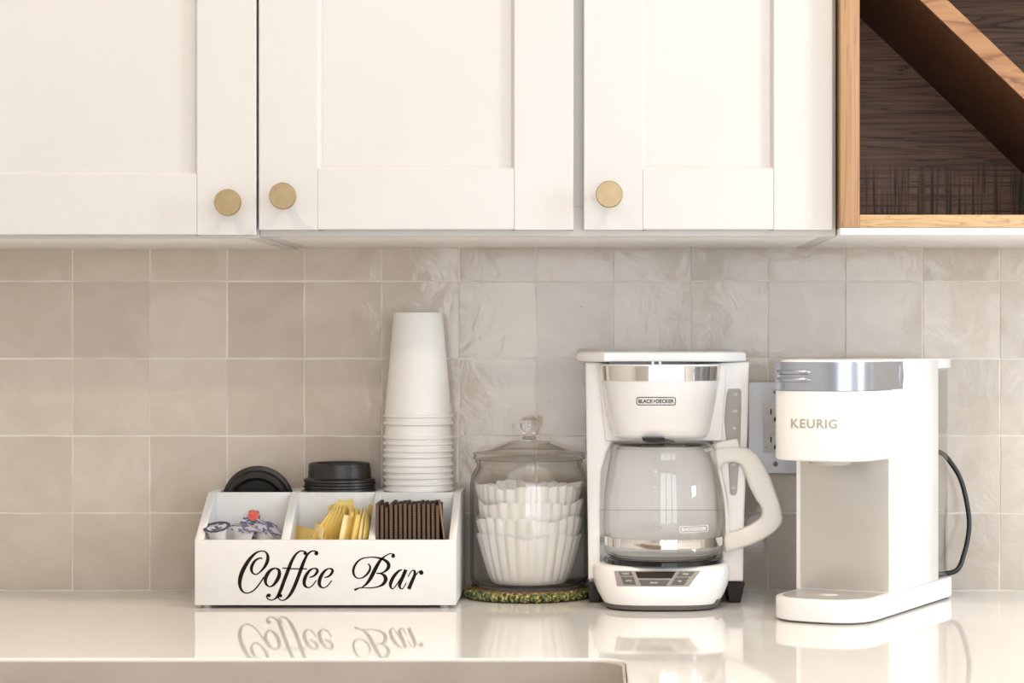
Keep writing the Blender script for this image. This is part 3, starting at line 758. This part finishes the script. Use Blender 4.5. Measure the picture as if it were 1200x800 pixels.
# filters
flab = ['topmost white fluted coffee filter bundle in the glass jar', 'white fluted coffee filter bundle second from the top in the glass jar', 'white fluted coffee filter bundle third from the top in the glass jar', 'lowest white fluted coffee filter bundle in the glass jar, its full pleated side showing']
def zf_(py): return WZ(py, 2.87)-Z0
rims = [zf_(571), zf_(590), zf_(609), zf_(629)]
base_z = .0197
for k, rz_ in enumerate(rims):
    random.seed(100+k); ph = random.random()*6; nfl = 27
    j_ = [random.uniform(.5, 1.7) for _ in range(nfl+1)]; j_[nfl] = j_[0]
    h = (rz_-base_z) if k == 3 else .034
    z_0 = rz_-h; bm = bmesh.new()
    rb = .048 if k == 3 else .0600
    nn = nfl*8
    def rr2(tv, a):
        q = (a/(2*pi)*nfl+ph) % nfl; amp = j_[int(q)]
        f_ = 1.7*abs(sin(pi*q))-1.0
        base = rb+(.0685-rb)*(tv**.75) if k == 3 else rb + (.0685-rb)*sin(tv*pi/2)
        lump = .0018*sin(3*a+k*2)+.0012*sin(5*a+k)-.0012
        return base + lump*tv + amp*.0027*f_*(.15+.85*tv), f_*amp
    rings = []
    nz_ = 9
    for i in range(nz_+1):
        tv = i/nz_; ring = []
        for s in range(nn):
            a = 2*pi*s/nn; r3, ff = rr2(tv, a)
            z = z_0+h*tv + (.0009*ff + .0018*sin(4*a+k*1.7) + .0014*sin(7*a+k*3))*tv**2
            ring.append((r3*cos(a), r3*sin(a), z))
        rings.append(ring)
    # fold over the rim and go down inside
    for i in range(4):
        tv = 1-.16*(i+1); ring = []
        for s in range(nn):
            a = 2*pi*s/nn; r3, ff = rr2(1, a)
            ring.append(((r3-.0012-.0025*i)*cos(a), (r3-.0012-.0025*i)*sin(a), z_0+h + (.0009*ff+.0018*sin(4*a+k*1.7)+.0014*sin(7*a+k*3)) - (.0002 if i == 0 else .0050*i)))
        rings.append(ring)
    loft(bm, rings, cap=True)
    o = finish(bm, 'coffee_filter', 'filter_paper', None, 70); o.location = (jx, jy, Z0)
    tag(o, flab[k], 'coffee filter', 'white coffee filters in the jar')

# ============================================================ DRIP COFFEE MAKER
CXm = .0830
T = thing('coffee_maker', (CXm, -.17, Z0), 'white drip coffee maker with glass carafe and steel band, right of the glass jar', 'coffee maker')
def pxp(px, py, d): return (WX(px, d), WZ(py, d))
def xz_prism(name, m_, poly_px, dfront, dback, parent, bev=.0015, dref=None, holes=()):
    """outline traced at dref, extruded in y between dfront and dback"""
    dref = dref or dfront
    th = (dback-dfront)/2
    P = [[pxp(x, y, dref) for x, y in poly_px]] + [[pxp(x, y, dref) for x, y in h] for h in holes]
    bm = curve_mesh(P, th-bev, bev)
    xform(bm, lambda v: (v.x, dfront-3+th+v.z, v.y))
    return finish(bm, name, m_, parent, 30, world=True)
def smooth_poly(p, k=5):
    q = crom([p[-1]]+list(p)+[p[0], p[1]], k); return q[k:-2*k-1+k] if False else q[k:len(q)-1-k]
# tower back
xz_prism('tower', 'plastic_white', [(685.5,424.5),(878,424.5),(876,500),(872,600),(870.5,682),(690.5,682),(690,600),(687,500)], 2.872, 2.965, T, .004)
xz_prism('left_cheek', 'plastic_white', [(686,424),(705,424),(706,450),(712,512),(719,517),(711,530),(705,552),(703.5,600),(704,676),(689.5,679),(688.5,600),(687,500)], 2.842, 2.880, T, .003)
xz_prism('right_cheek', 'plastic_white', [(846,424),(878,424),(876.5,500),(872.5,600),(871,681),(846,681),(847,620),(846,560),(840,530),(834,517),(842,512)], 2.842, 2.880, T, .003)
xz_prism('rear_body', 'plastic_white', [(700,424.8),(852,424.8),(846,516.5),(710,516.5)], 2.835, 2.875, T, .002)
# water gauge
g_ = [(854,455.5),(867,455.5),(868.6,458),(868.7,480),(867.5,517),(865.5,550),(863.6,577),(861.5,580),(857,580),(855.5,577),(853.6,543),(851,516),(849,492),(850,478),(851.8,461)]
gg = xz_prism('water_gauge', 'gauge_grey', g_, 2.8405, 2.8455, T, .0006)
for (x, y, s) in ((861.5,462,'12'),(861,481.5,'10'),(860.5,501.5,'8'),(859.5,544,'4'),(859.5,571,'2')):
    bm = text_bm('-'+s+'-' if len(s) == 1 or s == '10' else s, .0052, .0001); c = W(x, y, 2.8405)
    xform(bm, lambda v: (c.x+v.x, c.y-.0001+v.z, c.z+v.y)); finish(bm, 'gauge_mark', 'print_light', gg, None, world=True)
# seam
bx('seam_line', 'gauge_grey', T, WX(690.2, 2.872), WX(872, 2.872), -.1284, -.1276, WZ(597.6, 2.872), WZ(597, 2.872), bev=0, world=True)
# feet of the tower
for a, b in ((689, 706), (853, 873)):
    bm = bmesh.new(); xa_, xb_ = WX(a, 2.86), WX(b, 2.86); q = .0018
    loft(bm, [[(xa_+q, -.137, Z0+.0005), (xb_-3*q, -.137, Z0+.0005), (xb_-3*q, -.04, Z0+.0005), (xa_+q, -.04, Z0+.0005)], [(xa_, -.142, Z0+.0262), (xb_, -.142, Z0+.0262), (xb_, -.036, Z0+.0262), (xa_, -.036, Z0+.0262)]])
    finish(bm, 'rear_foot', 'black_plastic', T, world=True)
# lid
bm = bmesh.new()
lp = lambda e, z: [(CXm-.0045+x, y, z) for x, y in [(-.1045+e, -.036-e), (-.1045+e, -.150+e*.4), (-.079+e*.6, -.196+e*.6), (-.070+e*.5, -.2060+e), (.0690-e*.5, -.2060+e), (.079-e*.6, -.196+e*.6), (.1100-e, -.150+e*.4), (.1100-e, -.036-e)]]
lz = Z0+.3075
loft(bm, [lp(.004, lz), lp(.0006, lz+.0012), lp(0, lz+.003), lp(0, lz+.0095), lp(.0012, lz+.0115), lp(.005, lz+.0128)])
finish(bm, 'lid', 'plastic_bright', T, 28, world=True)
# dark slot under lid and pegs
bx('lid_slot', 'black_gloss', T, CXm-.068, CXm+.045, -.200, -.162, Z0+.3025, Z0+.3072, bev=0, world=True)
for px in (765, 773.5): bx('peg', 'plastic_bright', T, WX(px-1.6, 2.797), WX(px+1.6, 2.797), -.2035, -.199, Z0+.3040, Z0+.3085, bev=.0008, world=True)
# brew basket
def basket_ring(w_, z, bulge, yb=-.160, e=0, n=40, pw=2.6):
    xs = []
    for i in range(n+1):
        a = pi*i/n; c_, s2 = cos(a), sin(a)
        x = -w_*math.copysign(abs(c_)**(2/pw), c_); y = yb - (bulge)*abs(s2)**(2/pw)
        xs.append((CXm-.0035+x, y, z))
    return [(CXm-.0035-w_, yb+.02, z)] + xs + [(CXm-.0035+w_, yb+.02, z)]
bz1, bz0 = WZ(427, 2.775), WZ(514.5, 2.775)
bk = thing('brew_basket', (0,0,0)); bk.parent = T
levels = [(0, .0535, .050), (.012, .0585, .056), (.05, .0610, .0605), (.15, .0635, .064), (.35, .0675, .0665), (.6, .0715, .0685), (.78, .0742, .0695), (1, .0752, .070)]
bm = bmesh.new(); loft(bm, [basket_ring(w_, bz0+(bz1-bz0)*t_, b_) for t_, w_, b_ in levels])
bpy.data.objects.remove(bk)
bk = finish(bm, 'brew_basket', 'plastic_white', T, 40, world=True)
bm = bmesh.new(); za, zc2 = WZ(446.5, 2.775), WZ(429, 2.775)
loft(bm, [[(p[0], p[1], p[2]) for p in basket_ring(w_, z, b_)[1:-1]] for w_, z, b_ in ((.0744, za, .0702), (.0754, za+.0004, .0708), (.0764, zc2-.0004, .0712), (.0756, zc2, .0706))], cap=False, closed=False)
finish(bm, 'steel_band', 'chrome', T, 40, world=True)['label'] = 'polished steel band'
# dark drip spout + dome
bm = bmesh.new(); lathe(bm, [(0, 0), (.009, .0006), (.013, .003), (.0145, .0065), (0, .0065)], 28, (WX(765.5, 2.79), -.2150, bz0-.0052)); finish(bm, 'drip_spout', 'black_plastic', T, world=True)
# nameplate on the basket
def on_basket(bm, px, py, sx=1, off=.0003):
    cxx, cz = WX(px, 2.77), WZ(py, 2.77)
    pw = 2.6
    def f(v):
        tt = (cz+v.y-bz0)/(bz1-bz0)
        for (ta, wa, ba), (tb, wb2, bb) in zip(levels, levels[1:]):
            if ta <= tt <= tb: k = (tt-ta)/(tb-ta); w_ = wa+(wb2-wa)*k; b_ = ba+(bb-ba)*k
        x = cxx+v.x-(CXm-.0035); u = min(abs(x)/w_, .999)
        y = -.160 - b_*(1-u**pw)**(1/pw)
        tz = (v.y)
        return (cxx+v.x, y-off-.0002-v.z, cz+v.y)
    return xform(bm, f)
def badge(wd, ht, s, size, px_t=.0007):
    bm = curve_mesh([rrect(-wd/2, wd/2, -ht/2, ht/2, ht*.28, 6), rrect(-wd/2+px_t, wd/2-px_t, -ht/2+px_t, ht/2-px_t, ht*.22, 6)], .0001)
    bmesh.ops.subdivide_edges(bm, edges=[e for e in bm.edges if e.calc_length() > .006], cuts=6)
    b2 = text_bm(s, size, .0001, 1.0, .00012)
    xs = [v.co.x for v in b2.verts]; k = (wd-.0052)/(max(xs)-min(xs)); mid = (max(xs)+min(xs))/2
    ys = [v.co.y for v in b2.verts]; my = (max(ys)+min(ys))/2
    xform(b2, lambda v: ((v.x-mid)*k, v.y-my, v.z)); merge(bm, b2); return bm
bm = badge(.0487, .0102, 'BLACK+DECKER', .0066, .0008); on_basket(bm, 769, 470); finish(bm, 'nameplate', 'print_dark', T, None, world=True)
# base
def base_ring(w_, z, fr, yb=-.105, n=36, pw=3.4, xo=0):
    out = [(CXm-.0025+xo+w_, yb, z)]
    out = []
    for i in range(n+1):
        a = pi*i/n; c_, s2 = cos(a), sin(a)
        out.append((CXm-.0025+xo-w_*math.copysign(abs(c_)**(2/pw), c_), -.150-(fr)*abs(s2)**(2/pw), z))
    return [(CXm-.0025+xo-w_, yb, z)] + out + [(CXm-.0025+xo+w_, yb, z)]
bm = bmesh.new()
BL = [(.0078, .0735, .0850), (.0110, .0755, .0865), (.0200, .0805, .0875), (.0300, .0845, .0870), (.0400, .0865, .0840), (.0475, .0862, .0800), (.0520, .0845, .0765), (.0545, .0810, .0730)]
loft(bm, [base_ring(w_, Z0+z, fr) for z, w_, fr in BL]); finish(bm, 'base', 'plastic_white', T, 40, world=True)
bm = bmesh.new(); loft(bm, [base_ring(w_, Z0+z, fr) for z, w_, fr in [(.0005, .0670, .080), (.0022, .0700, .0825), (.0024, .0722, .0845), (.0079, .0733, .0850)]]); finish(bm, 'base_trim', 'dark_grey_plastic', T, 40, world=True)
# grey corner at the right of the base
bm = bmesh.new(); rows = []
for i in range(9):
    t_ = i/8; zt2 = .009+.0215*sin(t_*pi/2)**.8; a = R(142+30*t_); 
    ring = []
    for z in (.006, zt2*.5+.003, zt2):
        # sample base outline at this height
        w_ = .0735+(z-.0078)*.35; fr = .0853+(z-.0078)*.2; pw = 3.4
        c_, s2 = cos(a), sin(a)
        ring.append((CXm-.0025+(w_+.0011)*abs(c_)**(2/pw), -.150-(fr+.0010)*abs(s2)**(2/pw), Z0+z))
    rows.append(ring)
loft(bm, rows, cap=False, closed=False)
rr5 = bmesh.ops.solidify(bm, geom=bm.faces[:], thickness=.0008)
finish(bm, 'corner_trim', 'mid_grey_plastic', T, 60, world=True)
# control panel (follows the front of the base)
def base_front(px, py):
    """point on the curved base front seen at this pixel"""
    d = 2.763
    for _ in range(12):
        x = WX(px, d); z = WZ(py, d)-Z0
        for (za_, wa, fa), (zb3, wb_, fb_) in zip(BL, BL[1:]):
            if za_ <= z <= zb3: k = (z-za_)/(zb3-za_); w_ = wa+(wb_-wa)*k; fr = fa+(fb_-fa)*k; break
        else: w_, fr = (BL[-1][1], BL[-1][2]) if z > .05 else (BL[0][1], BL[0][2])
        u = min(abs(x-CXm+.0025)/w_, .999); y = -.150-fr*(1-u**3.4)**(1/3.4); d = 3+y
    return Vector((WX(px, d), y, WZ(py, d)))
def patch(name, m_, quad, off, parent, nu=14, nv=4, lab=None):
    (a, b, c, d_) = quad; bm = bmesh.new(); g = []
    for i in range(nu+1):
        col = []
        for j in range(nv+1):
            u, v = i/nu, j/nv
            px = (a[0]*(1-u)+b[0]*u)*(1-v)+(d_[0]*(1-u)+c[0]*u)*v; py = (a[1]*(1-u)+b[1]*u)*(1-v)+(d_[1]*(1-u)+c[1]*u)*v
            p = base_front(px, py); col.append(bm.verts.new(p+Vector((0, -off, 0))))
        g.append(col)
    for i in range(nu):
        for j in range(nv): bm.faces.new((g[i][j], g[i+1][j], g[i+1][j+1], g[i][j+1]))
    fs = bm.faces[:]; r = bmesh.ops.extrude_face_region(bm, geom=fs)
    bmesh.ops.translate(bm, verts=[q for q in r['geom'] if isinstance(q, bmesh.types.BMVert)], vec=(0, .0012, 0))
    return finish(bm, name, m_, parent, 40, world=True)
cp = patch('control_panel', 'mid_grey_plastic', [(719.5,668.5),(821,668.5),(807,687),(723,686.5)], .0006, T, 20, 6)
patch('display', 'display_dark', [(744.5,669.6),(792,669.6),(787,677.3),(747.5,677.0)], .0011, cp)
bt = [([(724.5,669.3),(739.5,669.6),(742,674.3),(726.5,674)], 'CLOCK'), ([(727.5,675.5),(742.5,675.8),(745.5,684.8),(731,684.5)], 'AUTO'), ([(748.3,678.9),(785,679.2),(780.5,686),(751.5,686)], 'ON/OFF'),
      ([(797,669.6),(814.5,669.6),(809.5,675),(792.3,674.9)], 'HOUR'), ([(792,676.2),(807.5,676.3),(801.5,685),(785.5,685.3)], 'MIN')]
for q, s in bt:
    b = patch('button', 'button_grey', q, .0012, cp, 6, 3)
    cxp = sum(p[0] for p in q)/4; cyp = sum(p[1] for p in q)/4; c = base_front(cxp, cyp)
    bm = text_bm(s, .0026, .0001)
    xform(bm, lambda v: (c.x+v.x, base_front(cxp+(v.x)/.00105, cyp-(v.y)/.00105).y-.0014-v.z, c.z+v.y)); finish(bm, 'lettering', 'print_light', b, None, world=True)
# warming plate
kx, ky = WX(777.5, 2.84), 2.840-3
bm = bmesh.new(); lathe(bm, [(0, .0545), (.072, .0545), (.0752, .0555), (.0752, .0600), (.073, .0618), (0, .0618)], 64, (kx, ky, Z0)); finish(bm, 'warming_plate', 'black_gloss', T, world=True)

# carafe
KZ = Z0+.0620
K = thing('carafe', (kx, ky, KZ), 'clear glass carafe with white handle and steel band, on the coffee maker warming plate', 'carafe')
def kz(py, d=2.775): return WZ(py, d)-KZ
zr = WZ(521, 2.80)-KZ
outp = [(0, 0), (.060, 0), (.068, .0012), (.0735, .0050), (.0755, .0095), (.0748, .0130), (.0742, .0145), (.0742, .0265), (.0752, .0285), (.0765, .040), (.0762, .055), (.0750, .075), (.0728, .095), (.0700, .113), (.0678, .124), (.0668, .131), (.0672, zr-.004), (.0682, zr-.0012), (.0672, zr)]
inp = [(.0655, zr-.001), (.0650, .130), (.0660, .1235), (.0682, .112), (.0710, .094), (.0732, .074), (.0744, .055), (.0747, .040), (.0735, .028), (.0724, .0262), (.0724, .0145), (.0735, .0095), (.0715, .006), (.066, .003), (0, .0025)]
bm = bmesh.new(); lathe(bm, outp+inp, 80); finish(bm, 'glass_body', 'thin_glass', K, 60)
bm = bmesh.new(); lathe(bm, [(.0746, .0147), (.0756, .0150), (.0758, .0205), (.0756, .0262), (.0746, .0265)], 80, closed=True); finish(bm, 'steel_band', 'chrome', K, 50)['label'] = 'polished steel band'
# carafe lid
bm = bmesh.new(); lathe(bm, [(0, zr+.001), (.060, zr+.001), (.0645, zr-.002), (.0650, zr-.006), (.0640, zr-.006), (.063, zr-.0025), (.058, zr-.0012), (0, zr-.0012)], 64); finish(bm, 'lid', 'clear_plastic', K, 40)
bm = bmesh.new(); lathe(bm, [(0, zr+.0062), (.006, zr+.0058), (.012, zr+.0035), (.0145, zr+.001), (0, zr+.001)], 32, (.001, 0, 0)); finish(bm, 'lid_dome', 'gauge_grey', K, 40)
tab = [(820,522),(832,521.5),(843,517),(858,514),(863,513.3),(864.5,515),(866,520.5),(866,524),(850,526),(835,528),(826,529.5)]
xz_prism('thumb_tab', 'plastic_handle', tab, 2.832, 2.850, K, .002, dref=2.84)
def hz(l): return [(800+x/5, 500+y/5) for x, y in l]
ho = smooth_poly(hz([(158,150),(190,122),(270,112),(350,117),(408,138),(455,190),(500,270),(540,370),(573,465),(583,548),(550,598),(500,638),(400,688),(310,716),(256,732),(244,720),(238,660),(246,600),(242,500),(228,400),(208,290),(182,205)]), 4)
hi = smooth_poly(hz([(226,226),(275,207),(322,212),(352,245),(372,300),(398,365),(430,425),(456,465),(463,500),(448,535),(400,570),(335,598),(290,612),(272,604),(269,540),(266,450),(250,350),(228,275)]), 4)
xz_prism('handle', 'plastic_handle', ho, 2.829, 2.853, K, .0045, dref=2.84, holes=[hi])['label'] = 'cream white loop handle'
# graduation marks and logo on glass
def on_carafe(bm, px, py, off=.0010):
    def f(v):
        x = WX(px, 2.768)-kx+v.x; z = WZ(py, 2.768)+v.y-KZ
        zz = sorted((p[1], p[0]) for p in outp[7:18]); r = zz[-1][1]
        for (za_, ra), (zb3, rb3) in zip(zz, zz[1:]):
            if za_ <= z <= zb3: r = ra+(rb3-ra)*(z-za_)/max(zb3-za_, 1e-6); break
        r += off+v.z*.5
        return (x, -math.sqrt(max(r*r-x*x, 1e-8)), z)
    return xform(bm, f)
bm = badge(.0362, .0088, 'BLACK+DECKER', .0056, .0008); on_carafe(bm, 813.5, 620); finish(bm, 'logo_print', 'print_light', K, None)
bm = bmesh.new()
for y, s in ((557,'10'),(575,'8'),(593,'6'),(609,'4'),(623,'2')):
    b2 = text_bm(s, .0042, .0001); on_carafe(b2, 768, y-4.5); merge(bm, b2)
    b2 = bmesh.new(); box(b2, -.0035, .0035, -.0002, .0002, 0, .0001); on_carafe(b2, 768.5, y); merge(bm, b2)
finish(bm, 'cup_marks', 'print_light', K, None)

# ============================================================ POD MACHINE
th = math.atan2(.1032, .203)
C = Vector((.3566, 2.712-3, 0))
rv = Vector((cos(th), -sin(th), 0)); bv_ = Vector((sin(th), cos(th), 0))
wk = .125
org = C - rv*(wk/2)
P_ = thing('pod_coffee_machine', (org.x, org.y, Z0), 'slim white single-serve pod coffee machine with silver lid band, at the right end', 'coffee maker', rotz=-th)
hw = wk/2
def dring(z, e=0, L0=.045, L1=.1045, yb=0.0, pw=2.7, n=36):
    """front-rounded outline: y negative is towards the viewer"""
    w_ = hw-e; out = []
    for i in range(n+1):
        a = pi*i/n; c_, s2 = cos(a), sin(a)
        out.append((-w_*math.copysign(abs(c_)**(2/pw), c_), -L0-(L1-L0-e)*abs(s2)**(2/pw), z))
    return [(-w_, yb, z)] + out + [(w_, yb, z)]
DB = .2277
# base
bm = bmesh.new(); loft(bm, [dring(z, e, yb=DB-e) for z, e in ((.0020, .0022), (.0030, .0006), (.0060, 0), (.0262, 0), (.0278, .0008), (.0284, .0025))]); finish(bm, 'base', 'plastic_bright', P_, 35)
bm = bmesh.new(); loft(bm, [dring(z, .0035, yb=DB-.004) for z in (.0002, .0022)]); finish(bm, 'rubber_foot', 'dark_grey_plastic', P_, 35)
bm = bmesh.new(); loft(bm, [dring(z, e, yb=-.003) for z, e in ((.0280, .0075), (.0290, .0078), (.0291, .009))]); dt = finish(bm, 'drip_tray', 'brushed_plate', P_, 35)
bm = bmesh.new(); lathe(bm, [(0, .0296), (.008, .0296), (.012, .0290), (.012, .0285), (0, .0285)], 32, (0, -.05, 0)); finish(bm, 'drip_hole_cap', 'plastic_white', dt)
# column
bm = bmesh.new(); box(bm, -hw, hw, 0, .175, .0284, .3095, .0012); finish(bm, 'column', 'plastic_bright', P_, 35)
bm = bmesh.new(); box(bm, -hw+.006, hw-.0045, -.0010, .0006, .030, .1905, .0004); finish(bm, 'back_plate', 'brushed_plate', P_, 35)['label'] = 'grey metallic splash plate'
# head
zh0, zh1 = .1915, .2745
bm = bmesh.new(); loft(bm, [dring(z, e, yb=.003) for z, e in ((zh0, .0035), (zh0+.0008, .0012), (zh0+.0025, 0), (zh1-.001, 0), (zh1, .0006))]); finish(bm, 'head', 'plastic_bright', P_, 35)
bm = bmesh.new(); loft(bm, [dring(z, e, yb=.002) for z, e in ((zh1, .0045), (.3085, .0045), (.3105, .0070), (.3112, .012))]); finish(bm, 'lid', 'plastic_bright', P_, 35)
bm = bmesh.new(); box(bm, -hw+.0005, hw-.0005, 0, DB-.002, .3090, .3115, .001); finish(bm, 'top_cover', 'plastic_bright', P_, 35)
# silver band wraps the lid and runs back along both sides
def band_path(e, yb):
    r = dring(0, e, yb=yb)
    return [(p[0], p[1]) for p in r]
bm = bmesh.new()
o1 = band_path(-.0006, .036); i1 = band_path(.0016, .036)
rings = []
for (pl, z) in ((o1, zh1+.0006), (o1, .3088), (i1, .3088), (i1, zh1+.0006)):
    rings.append([(x, y, z) for x, y in pl])
va = [[bm.verts.new(p) for p in r] for r in rings]
for k in range(4):
    a, b = va[k], va[(k+1) % 4]
    for i in range(len(a)-1): bm.faces.new((a[i], a[i+1], b[i+1], b[i]))
for e_ in (0, -1): bm.faces.new([va[k][e_] for k in range(4)])
lb = finish(bm, 'lid_band', 'brushed_lid', P_, 35); lb['label'] = 'brushed silver band'
for s in (-1, 1):
    bm = bmesh.new(); lathe(bm, [(0, .0016), (.0115, .0014), (.0140, .0006), (.0146, -.0004), (0, -.0004)], 36)
    xform(bm, lambda v: (s*(hw+.0006+v.z), .0290+v.x*.50, zh1+.0175+v.y*1.05)); finish(bm, 'pivot_cap', 'brushed_lid', lb)
# embossed handle on the band
bm = bmesh.new()
for zz in (.2875, .2965):
    pts_ = []
    for i in range(15):
        x = -.052+.050*i/14; u = abs(x)/hw; y = -.045-.0595*(1-u**2.7)**(1/2.7)
        pts_.append((x, y-.0004, zz))
    tube(bm, pts_, [.0010]+[.0030]*13+[.0010], 8)
finish(bm, 'lid_grip', 'brushed_lid', lb)
# nozzle under head
bm = bmesh.new(); lathe(bm, [(0, 0), (.022, 0), (.026, .002), (.027, .008), (0, .008)], 40, (.002, -.052, zh0-.0065)); finish(bm, 'nozzle', 'clear_plastic', P_)
bm = bmesh.new(); lathe(bm, [(0, 0), (.020, 0), (.0205, .004), (0, .004)], 40, (.002, -.052, zh0-.0045)); finish(bm, 'nozzle_core', 'plastic_white', P_)
# lettering on the head
def px_of_local(x):
    u = min(abs(x)/hw, .9999); y = -.045-.0595*(1-u**2.7)**(1/2.7)
    p = org + rv*x + bv_*y; d = 3+p.y; return CX+p.x*F/d, y
lo_, hi_ = -hw*.999, 0
def solve(px):
    a, b = -hw*.999, hw*.9
    # take the part of the front that faces the camera: search for monotone branch
    best = min((abs(px_of_local(-hw*.999+(hw*1.8)*i/2000)[0]-px)+(.0 if -hw*.999+(hw*1.8)*i/2000 > -hw*.985 else 5), -hw*.999+(hw*1.8)*i/2000) for i in range(2001))
    return best[1]
bm = text_bm('KEURIG', .0148, .0001, 1.12, .0003)
xs = [v.co.x for v in bm.verts]; x0_, x1_ = min(xs), max(xs); ys = [v.co.y for v in bm.verts]; my = (min(ys)+max(ys))/2
zk = WZ(496, 2.655)-Z0
table = [(927+54*i/40, solve(927+54*i/40)) for i in range(41)]
def kf(v):
    px = 927+54*(v.x-x0_)/(x1_-x0_); k = min(int((px-927)/54*40), 39); a, b = table[k], table[k+1]
    x = a[1]+(b[1]-a[1])*(px-a[0])/(b[0]-a[0]); y = px_of_local(x)[1]
    nx, ny = (x/hw)**2, -1
    return (x-(.0003 if x < -.04 else 0), y-.00035-v.z, zk+(v.y-my))
xform(bm, kf); finish(bm, 'lettering', 'print_silver', P_, None)['label'] = 'pale silver brand lettering'
# water tank
bm = bmesh.new()
loft(bm, [rr for rr in ([(x, y+.1765, z) for x, y in rrect(-hw+.004, hw-.003, 0, .0485, .006)] for z in (.0300, .2985))], cap=True)
q = bmesh.new(); loft(q, [[(x, y+.1765, z) for x, y in rrect(-hw+.0065, hw-.0055, .0025, .046, .004)] for z in (.0325, .2960)])
for f in q.faces: f.normal_flip()
bm2 = bm; me_q = bpy.data.meshes.new('t'); q.to_mesh(me_q); q.free()
wt = finish(bm, 'water_tank', 'tank_plastic', P_, 35)
bmx = bmesh.new(); bmx.from_mesh(wt.data); bmq = bmesh.new(); bmq.from_mesh(me_q)
bmesh.ops.recalc_face_normals(bmq, faces=bmq.faces[:])
for f in bmq.faces: f.normal_flip()
bmq.to_mesh(me_q); bmq.free(); bmx.from_mesh(me_q); bmx.to_mesh(wt.data); bmx.free()
bm = bmesh.new(); box(bm, -hw+.0005, hw-.0005, .1752, DB-.001, .2985, .3112, .0012); finish(bm, 'tank_lid', 'plastic_bright', P_, 35)
# cord: from the low back round to the outlet
def kl(x, y, z): p = org+rv*x+bv_*y; return Vector((p.x, p.y, Z0+z))
pts_ = [kl(.045, DB+.0005, .030), W(1121, 668, 2.925), W(1130, 648, 2.935), W(1135.5, 620, 2.945), W(1134, 595, 2.95), W(1127, 565, 2.955), W(1117, 546, 2.958), W(1102, 530, 2.962), W(1085, 535, 2.966), W(1068, 560, 2.968), W(1058, 610, 2.968), W(1050, 655, 2.968), W(1035, 684, 2.968), W(1010, 688, 2.968)]
pp = crom([tuple(p) for p in pts_], 8)
# a separate, pluggable thing: cord with plug
bm = bmesh.new(); tube(bm, pp, .0033, 10); 
cd = finish(bm, 'power_cord', 'cord_black', P_, 60)
# world-space points into the machine's own space
inv = Matrix.Rotation(th, 4, 'Z') @ Matrix.Translation(-Vector((org.x, org.y, Z0)))
cd.data.transform(inv)
bm = bmesh.new(); q = W(1000, 688, 2.968); box(bm, q.x-.026, q.x+.004, -.042, -.022, Z0+.0005, Z0+.0165, .003)
pg = finish(bm, 'plug', 'cord_black', cd); pg.data.transform(inv)

# ============================================================ CEILING LAMPS
lamps = [(-.9, -1.0), (.35, -1.0), (1.55, -1.15), (-.9, -2.6), (.35, -2.6), (1.55, -2.6)]
ll = ['left front', 'middle front', 'right front', 'left rear', 'middle rear', 'right rear']
m = mat('lamp_glow', (1, .9, .75), .5); BS(m).inputs['Emission Color'].default_value = (1, .84, .62, 1); BS(m).inputs['Emission Strength'].default_value = 14
for (x, y), n_ in zip(lamps, ll):
    t = thing('ceiling_spotlight', (x, y, 2.62), f'round recessed ceiling lamp, {n_} of the six', 'lamp', 'recessed ceiling lamps')
    bm = bmesh.new(); lathe(bm, [(.045, 0), (.060, 0), (.060, -.004), (.045, -.006)], 32, closed=True); finish(bm, 'trim_ring', 'cabinet_paint', t)
    bm = bmesh.new(); lathe(bm, [(0, -.002), (.045, -.002)], 32); finish(bm, 'lamp_lens', 'lamp_glow', t)
    l = area('spot_glow', (x, y, 2.61), (0, 0, 0), .09, .09, 5.0, (1.0, .80, .60), 'DISK'); l.parent = t; l.location = (0, 0, -.009)
